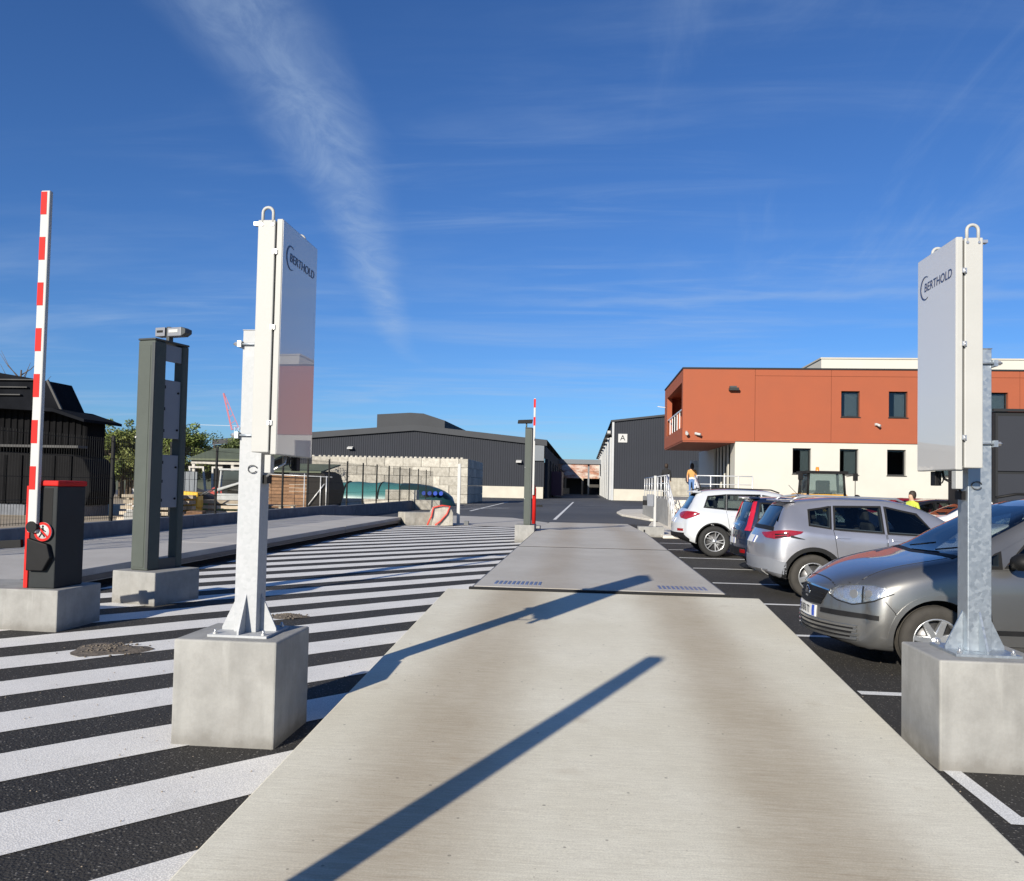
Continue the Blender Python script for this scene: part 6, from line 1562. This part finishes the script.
for s_ in (.92, 3.78): arch(sk, t, s_, .372, .428, .455, 'car_trim', 'arch_cladding', -10, 190)
both(sk, [(1.4, .95, .25), (3.3, .95, .25)], [(1.4, .95, .36), (3.3, .95, .36)], (0, 1, 0), .012, 'car_trim', 'sill_cladding', t, rows=3, cols=14)
door(sk, t, pm, [(1.46, .37), (2.62, .37)], [(1.42, 1.02), (2.62, 1.08)], 2.45, .98); door(sk, t, pm, [(2.645, .37), (3.30, .37), (3.42, .68)], [(2.645, 1.08), (3.38, 1.105), (3.50, 1.11)], 3.32, 1.0)
mirror_(sk, t, pm, 1.68, 1.06, .92)

# ---- second row: plain saloons and hatchbacks seen over the near cars
SB = dict(L=4.25, Rw=.31, axles=(.86, 3.46), spokes=(5, 'solid'),
  zt=[(0, .68), (.12, .76), (.5, .88), (1.05, .99), (1.18, 1.02), (1.7, 1.27), (2.1, 1.41), (2.5, 1.465), (3.2, 1.455), (3.7, 1.40), (3.95, 1.25), (4.12, 1.0), (4.25, .82)],
  zb=[(0, .62), (.4, .76), (1.1, .88), (2.5, .94), (3.7, .98), (4.1, .92), (4.25, .76)],
  zl=[(0, .26), (.25, .20), (.8, .19), (3.4, .20), (3.9, .26), (4.25, .36)],
  wm=[(0, .70), (.12, .77), (.4, .85), (.8, .88), (3.6, .88), (4.0, .84), (4.25, .74)],
  wr=[(0, .6), (1.15, .70), (1.7, .64), (2.4, .60), (3.4, .58), (4.0, .58), (4.25, .62)])
SB['wins'] = [([(1.55, .97), (2.36, .99)], [(1.95, 1.27), (2.36, 1.36)]), ([(2.44, .99), (3.62, 1.03)], [(2.44, 1.365), (3.50, 1.33)])]
SB['cabin'] = (1.24, 3.92); SB['seats'] = (2.3, 3.1)
SB['screen'] = [(1.27, -.62), (1.19, 0), (1.27, .62), (1.97, .53), (1.92, 0), (1.97, -.53)]
SB['back'] = (3.75, [(-.56, 1.0), (.56, 1.0), (.47, 1.28), (-.47, 1.28)])
protoB = None
row = [((7.55, 18.4), 'paint_white', 'white hatchback in the second row, directly behind the right post'), ((8.9, 22.0), 'paint_white', 'white car in the second row left of the post, nose to the silver crossover'),
       ((9.2, 25.2), 'paint_white', 'white car behind the person in the yellow jacket'),
       ((8.9, 28.0), 'paint_black', 'black car in the second row behind the white cars'), ((10.2, 34.2), 'paint_red', 'dark red car in the farthest row by the office wall'),
       ((13.2, 20.0), 'paint_black', 'black car behind the grey people carrier at the right edge')]
for (x, y), pm, lab in row:
    t, sk, body = make_car(SB, 'parked_car', (x, y, 0), math.pi, lab, pm, 'cars in the second row', wheels=True)
    side_glass(sk, t, SB['wins'], trim=False)
    sk.patch([(1.20, -.68, 1.1), (1.12, 0, 1.1), (1.20, .68, 1.1)], [(2.02, -.56, 1.5), (1.96, 0, 1.5), (2.02, .56, 1.5)], (.4, 0, 1), .004, 'car_screen', 'windscreen', t, rows=8, cols=14)
    both(sk, [(.08, .46, .60), (.30, .74, .62), (.45, .84, .68)], [(.10, .46, .66), (.28, .72, .72), (.44, .83, .74)], (.75, .66, .1), .01, 'lamp_clear', 'headlamp', t, rows=4, cols=12)
    sk.patch([(4.10, -.6, .98), (4.10, .6, .98)], [(3.85, -.5, 1.3), (3.85, .5, 1.3)], (-1, 0, .6), .004, 'car_pane_dark', 'rear_window', t, rows=4, cols=8)
    mirror_(sk, t, pm, 1.52, .95, .86)

# ================================================================== wheel loader
wl = empty('wheel_loader', (8.85, 31.2, 0), R(0), 'yellow wheel loader with glazed black cab standing in front of the office', 'loader')
MB().box(-.75, .85, -.2, 1.7, .75, 1.55).build('engine_cover', 'loader_yellow', wl, bevel=.06)
MB().box(-.6, .7, -1.9, -.25, .6, 1.0).build('front_frame', 'loader_yellow', wl, bevel=.04)
for sg in (-1, 1): MB().bar((sg*.45 + .05, -.4, 1.25), (sg*.45 + .05, -2.3, .5), .14, .2).build('lift_arm', 'loader_yellow', wl)
MB().prism([(-3.0, .15), (-2.25, .15), (-2.25, .95), (-2.4, .95), (-2.5, .35), (-3.0, .25)], 0, -1.1, 1.2).build('bucket', 'steel_dark', wl)
for x in (-.85, .68):
    for y in (-1.15, 1.05):
        w = MB().lathe([(.2, 0), (.45, 0), (.55, .04), (.55, .28), (.45, .32), (.2, .32)], 'x', 22, (x, y, .55)).build('wheel', 'tyre', wl); MB().lathe([(0, .02), (.22, .02), (.22, .3), (0, .3)], 'x', 16, (x, y, .55)).build('rim', 'loader_yellow', w)
cabp = [(-.62, -.25), (.72, -.25), (.72, 1.0), (-.62, 1.0)]
cf = MB()
for (x, y) in cabp: cf.tube([(x, y, 1.5), (x*.93, y*.95, 2.30)], .045, 6)
cf.box(-.70, .80, -.35, 1.1, 2.30, 2.40); cf.build('cab_frame', 'black_plastic', wl)
for a, b in ((0, 1), (1, 2), (2, 3), (3, 0)):
    (x0, y0), (x1, y1) = cabp[a], cabp[b]; mb = MB(); k = Vector((x0 + x1 - .1, y0 + y1 - .75, 0)).normalized()*.006
    mb.quad((x0, y0, 1.56), (x1, y1, 1.56), (x1*.94, y1*.95, 2.29), (x0*.94, y0*.95, 2.29)); mb.build('cab_pane', 'cab_glass', wl)
MB().box(-.2, .3, .35, .55, 1.55, 2.05).box(-.25, .35, .0, .5, 1.5, 1.62).build('seat', 'black_plastic', wl, bevel=.05)
MB().tube([(.05, -.05, 1.5), (.05, .0, 1.85)], .03, 6).lathe([(.16, 0), (.18, .02), (.16, .04)], 'z', 14, (.05, 0, 1.85)).build('steering_column', 'black_plastic', wl)
MB().lathe([(0, .16), (.06, .15), (.07, 0)], 'z', 12, (-.15, .2, 2.401)).build('beacon', 'beacon', wl)
for sg in (-1, 1):
    MB().tube([(sg*.7 + .05, -.3, 2.2), (sg*.98 + .05, -.42, 2.25), (sg*.98 + .05, -.42, 1.5)], .015, 6).build('mirror_arm', 'black_plastic', wl)
    MB().box(sg*.98 - .04, sg*.98 + .14, -.46, -.42, 2.05, 2.33).build('mirror', 'black_plastic', wl, bevel=.02)
    MB().lathe([(0, 0), (.09, 0), (.10, .1), (0, .12)], 'y', 12, (sg*1.05 + .05, -.5, 1.45)).build('work_lamp', 'black_plastic', wl)

# ================================================================== people
def person(loc, rz, label, J, cols, z_cuts, hair=None, extra=None):
    """skinned joint chain -> one continuous body; J: joints (name: (pos, radius)), edges fixed"""
    t = empty('person', loc, rz, label, 'person')
    names = list(J); idx = {n: i for i, n in enumerate(names)}
    E = [e for e in (('pelvis', 'waist'), ('waist', 'chest'), ('chest', 'neck'), ('neck', 'head0'), ('head0', 'head1'),
         ('chest', 'shl'), ('shl', 'ell'), ('ell', 'wrl'), ('wrl', 'hal'), ('chest', 'shr'), ('shr', 'elr'), ('elr', 'wrr'), ('wrr', 'har'),
         ('pelvis', 'hil'), ('hil', 'knl'), ('knl', 'anl'), ('anl', 'tol'), ('pelvis', 'hir'), ('hir', 'knr'), ('knr', 'anr'), ('anr', 'tor')) if e[0] in idx and e[1] in idx]
    me = bpy.data.meshes.new('body'); me.from_pydata([J[n][0] for n in names], [(idx[a], idx[b]) for a, b in E], [])
    o = bpy.data.objects.new('tmp', me); COL.objects.link(o); md = o.modifiers.new('s', 'SKIN'); md.use_smooth_shade = True
    o.modifiers.new('d', 'SUBSURF').levels = 2; o.modifiers['d'].render_levels = 2
    for n in names:
        v = me.skin_vertices[0].data[idx[n]]; r = J[n][1]; v.radius = (r, r) if isinstance(r, float) else r; v.use_root = (n == 'pelvis')
    dg = bpy.context.evaluated_depsgraph_get(); dg.update(); bm_ = bpy.data.meshes.new_from_object(o.evaluated_get(dg)); bpy.data.objects.remove(o)
    bm_.materials.clear()
    for c in cols: bm_.materials.append(MATS[c])
    for p in bm_.polygons: p.use_smooth = True; p.material_index = z_cuts(p.center)
    bm_.name = 'body'; link_mesh('body', bm_, t)
    if hair:
        h = MB(); h.lathe([(.0, .13), (.06, .12), (.10, .07), (.112, 0), (.105, -.06), (.085, -.12), (.0, -.13)], 'z', 14); h.v = [(x*.9 + hair[0], y*1.02 + hair[1], z*hair[3] + hair[2]) for x, y, z in h.v]; hh = h.build('hair', 'hair', t); fix_normals(hh)
    return t
def stand(dx=0.0, stride=.12, arm=.08, lean=0.0):
    f = lambda z: lean*max(0, z - .9)
    J = {'pelvis': ((0, f(.95), .95), (.155, .115)), 'waist': ((0, f(1.12), 1.12), (.135, .10)), 'chest': ((0, f(1.34), 1.34), (.165, .115)), 'neck': ((0, f(1.50) + .01, 1.50), .055), 'head0': ((0, f(1.58) - .01, 1.59), (.075, .085)), 'head1': ((0, f(1.7) - .01, 1.71), (.075, .09))}
    for k, s in (('l', 1), ('r', -1)):
        J['sh' + k] = ((s*.185, f(1.40), 1.41), .062); J['el' + k] = ((s*.235, f(1.15) + .02, 1.14), .048); J['wr' + k] = ((s*.225, f(.9) - arm*(1 if s > 0 else .3), .91), .034); J['ha' + k] = ((s*.215, f(.8) - arm*1.2, .81), .036)
        J['hi' + k] = ((s*.095, 0, .88), .088); J['kn' + k] = ((s*.10, s*stride*.45 - .02, .49), .062); J['an' + k] = ((s*.10, s*stride, .085), .042); J['to' + k] = ((s*.115, s*stride - .15, .035), .036)
    return J
# dark-clothed person on the landing, back to the viewer
person((4.33, 44.0, 1.182), R(160), 'person in black clothes at the top of the entrance stairs', stand(stride=.16, arm=.10), ['cloth_black', 'skin', 'hair'],
       lambda c: 1 if (c.z > 1.52 and c.y < .0) or (c.z < .85 and abs(c.x) > .19) else (2 if c.z > 1.53 else 0), hair=(0, .012, 1.68, .9))
p2 = person((5.62, 43.5, 1.182), R(175), 'person in tan top and blue jeans on the landing, seen from behind', stand(stride=.06, arm=.02), ['cloth_jeans', 'cloth_tan', 'skin', 'hair', 'cloth_white', 'cloth_black'],
       lambda c: (0 if c.z > .10 else 5) if c.z < .98 and abs(c.x) < .19 else (4 if c.z < 1.07 and abs(c.x) < .19 else (1 if c.z < 1.47 and not (c.z < 1.15 and abs(c.x) > .17) else 2)), hair=(0, .015, 1.66, 1.25))
bag = MB().box(-.16, .16, -.07, .07, 0, .30).tube([(-.09, 0, .30), (-.08, 0, .42), (.08, 0, .42), (.09, 0, .30)], .012, 6).build('shoulder_bag', 'cloth_black', None, bevel=.03, loc=(5.90, 43.36, 1.182 + .38)); tag(bag, 'small black bag held by the person in jeans', 'bag')
hv = person((9.12, 23.6, 0), R(-60), 'person in yellow high-visibility jacket walking between the parked cars', stand(stride=.14, arm=.12, lean=-.05), ['cloth_black', 'hivis', 'skin', 'hair'],
       lambda c: 0 if c.z < .93 and abs(c.x) < .19 else (1 if c.z < 1.50 and not (c.z < .95) else 2), hair=(0, .015, 1.68, .95))
hv.scale = (.95, .95, .95)

# ================================================================== trees beyond the yard
def tree_meshes(seed, h, leafm, spread):
    rnd = random.Random(seed); tk = MB(); tips = []
    tk.tube([(0, 0, 0), (rnd.uniform(-.1, .1), rnd.uniform(-.1, .1), h*.3), (rnd.uniform(-.2, .2), rnd.uniform(-.2, .2), h*.62), (rnd.uniform(-.2, .2), 0, h*.92)], [.16, .12, .07, .02], 7)
    for i in range(26):
        z0 = h*rnd.uniform(.22, .8); a = rnd.uniform(0, 6.28); l = spread*rnd.uniform(.6, 1.1)*(1.15 - z0/h*.65); e = Vector((math.cos(a)*l, math.sin(a)*l, z0 + l*rnd.uniform(.35, 1.0)))
        tk.tube([(0, 0, z0), Vector((0, 0, z0)).lerp(e, .5) + Vector((0, 0, .12)), e], [.055, .035, .012], 5); tips.append(e); tips.append(Vector((0, 0, z0)).lerp(e, .6))
    tips.append(Vector((0, 0, h)))
    cr = MB()
    for c in tips:
        R_ = rnd.uniform(.3, .62)
        for k in range(100):
            d = Vector((rnd.gauss(0, 1), rnd.gauss(0, 1), rnd.gauss(0, .85))); d = d.normalized()*R_*rnd.random()**.4; p = c + d
            if p.z < h*.12: continue
            n = Vector((rnd.gauss(0, 1), rnd.gauss(0, 1), rnd.gauss(.4, 1))).normalized(); u = n.orthogonal().normalized(); v = n.cross(u); s = rnd.uniform(.055, .12)
            cr.quad(p - u*s, p - v*s*.55, p + u*s, p + v*s*.55)
    return tk, cr
protos = []
for i, (h, lm, sp) in enumerate(((6.0, 'leaf_a', 1.5), (5.2, 'leaf_b', 1.6), (5.6, 'leaf_c', 1.4))):
    protos.append((h, lm) + tree_meshes(11 + i, h, lm, sp))
built = {}
spots = []
rt = random.Random(5)
X0 = -39.6
for i in range(21):
    spots.append((X0 + i*.74 + rt.uniform(-.3, .3), 60 + rt.uniform(-3, 5), i))
kinds = ('yellow-green', 'olive', 'dark green')
NUM = 'zero one two three four five six seven eight nine ten eleven twelve thirteen fourteen fifteen sixteen seventeen eighteen nineteen twenty twenty-one twenty-two'.split(); nth = 0
spots.sort(key=lambda q: q[0]/q[1])
for x, y, i in spots:
    if 585 + x/y*810 > 262: continue
    k = (0, 1, 0, 2, 1, 0, 2)[i % 7]; h, lm, tk, cr = protos[k]
    px = 585 + x/y*810
    nth += 1
    lab = '%s tree in the row behind the yard, number %s from the black barn' % (kinds[k], NUM[nth])
    e = empty('tree', (x, y, 0), rt.uniform(0, 6.28), lab, 'tree', 'trees in the row behind the yard')
    sc = rt.uniform(.88, 1.06) if 88 < px < 175 else rt.uniform(.90, 1.06); e.scale = (sc*rt.uniform(1.0, 1.25), sc*rt.uniform(1.0, 1.25), sc)
    if k not in built: built[k] = (tk.build('trunk', 'bark', e).data, cr.build('crown', lm, e).data)
    else:
        link_mesh('trunk', built[k][0], e); link_mesh('crown', built[k][1], e)
# bare tree top rising over the barn
bt = empty('bare_tree', (-26.9, 36, 0), 0, 'bare twiggy tree top above the black barn roof', 'tree')
mb = MB(); rt = random.Random(3); mb.tube([(0, 0, 0), (.1, 0, 3), (.15, 0, 5.6)], [.12, .08, .03], 6)
for i in range(16):
    z = rt.uniform(3.6, 5.6); a = rt.uniform(0, 6.28); l = rt.uniform(.5, 1.3); mb.tube([(.1, 0, z), (.1 + math.cos(a)*l*.6, math.sin(a)*l*.6, z + l*.5), (.1 + math.cos(a)*l, math.sin(a)*l, z + l)], [.025, .016, .006], 4)
mb.build('trunk', 'bark', bt); bt.scale = (1.18, 1.18, 1.18)
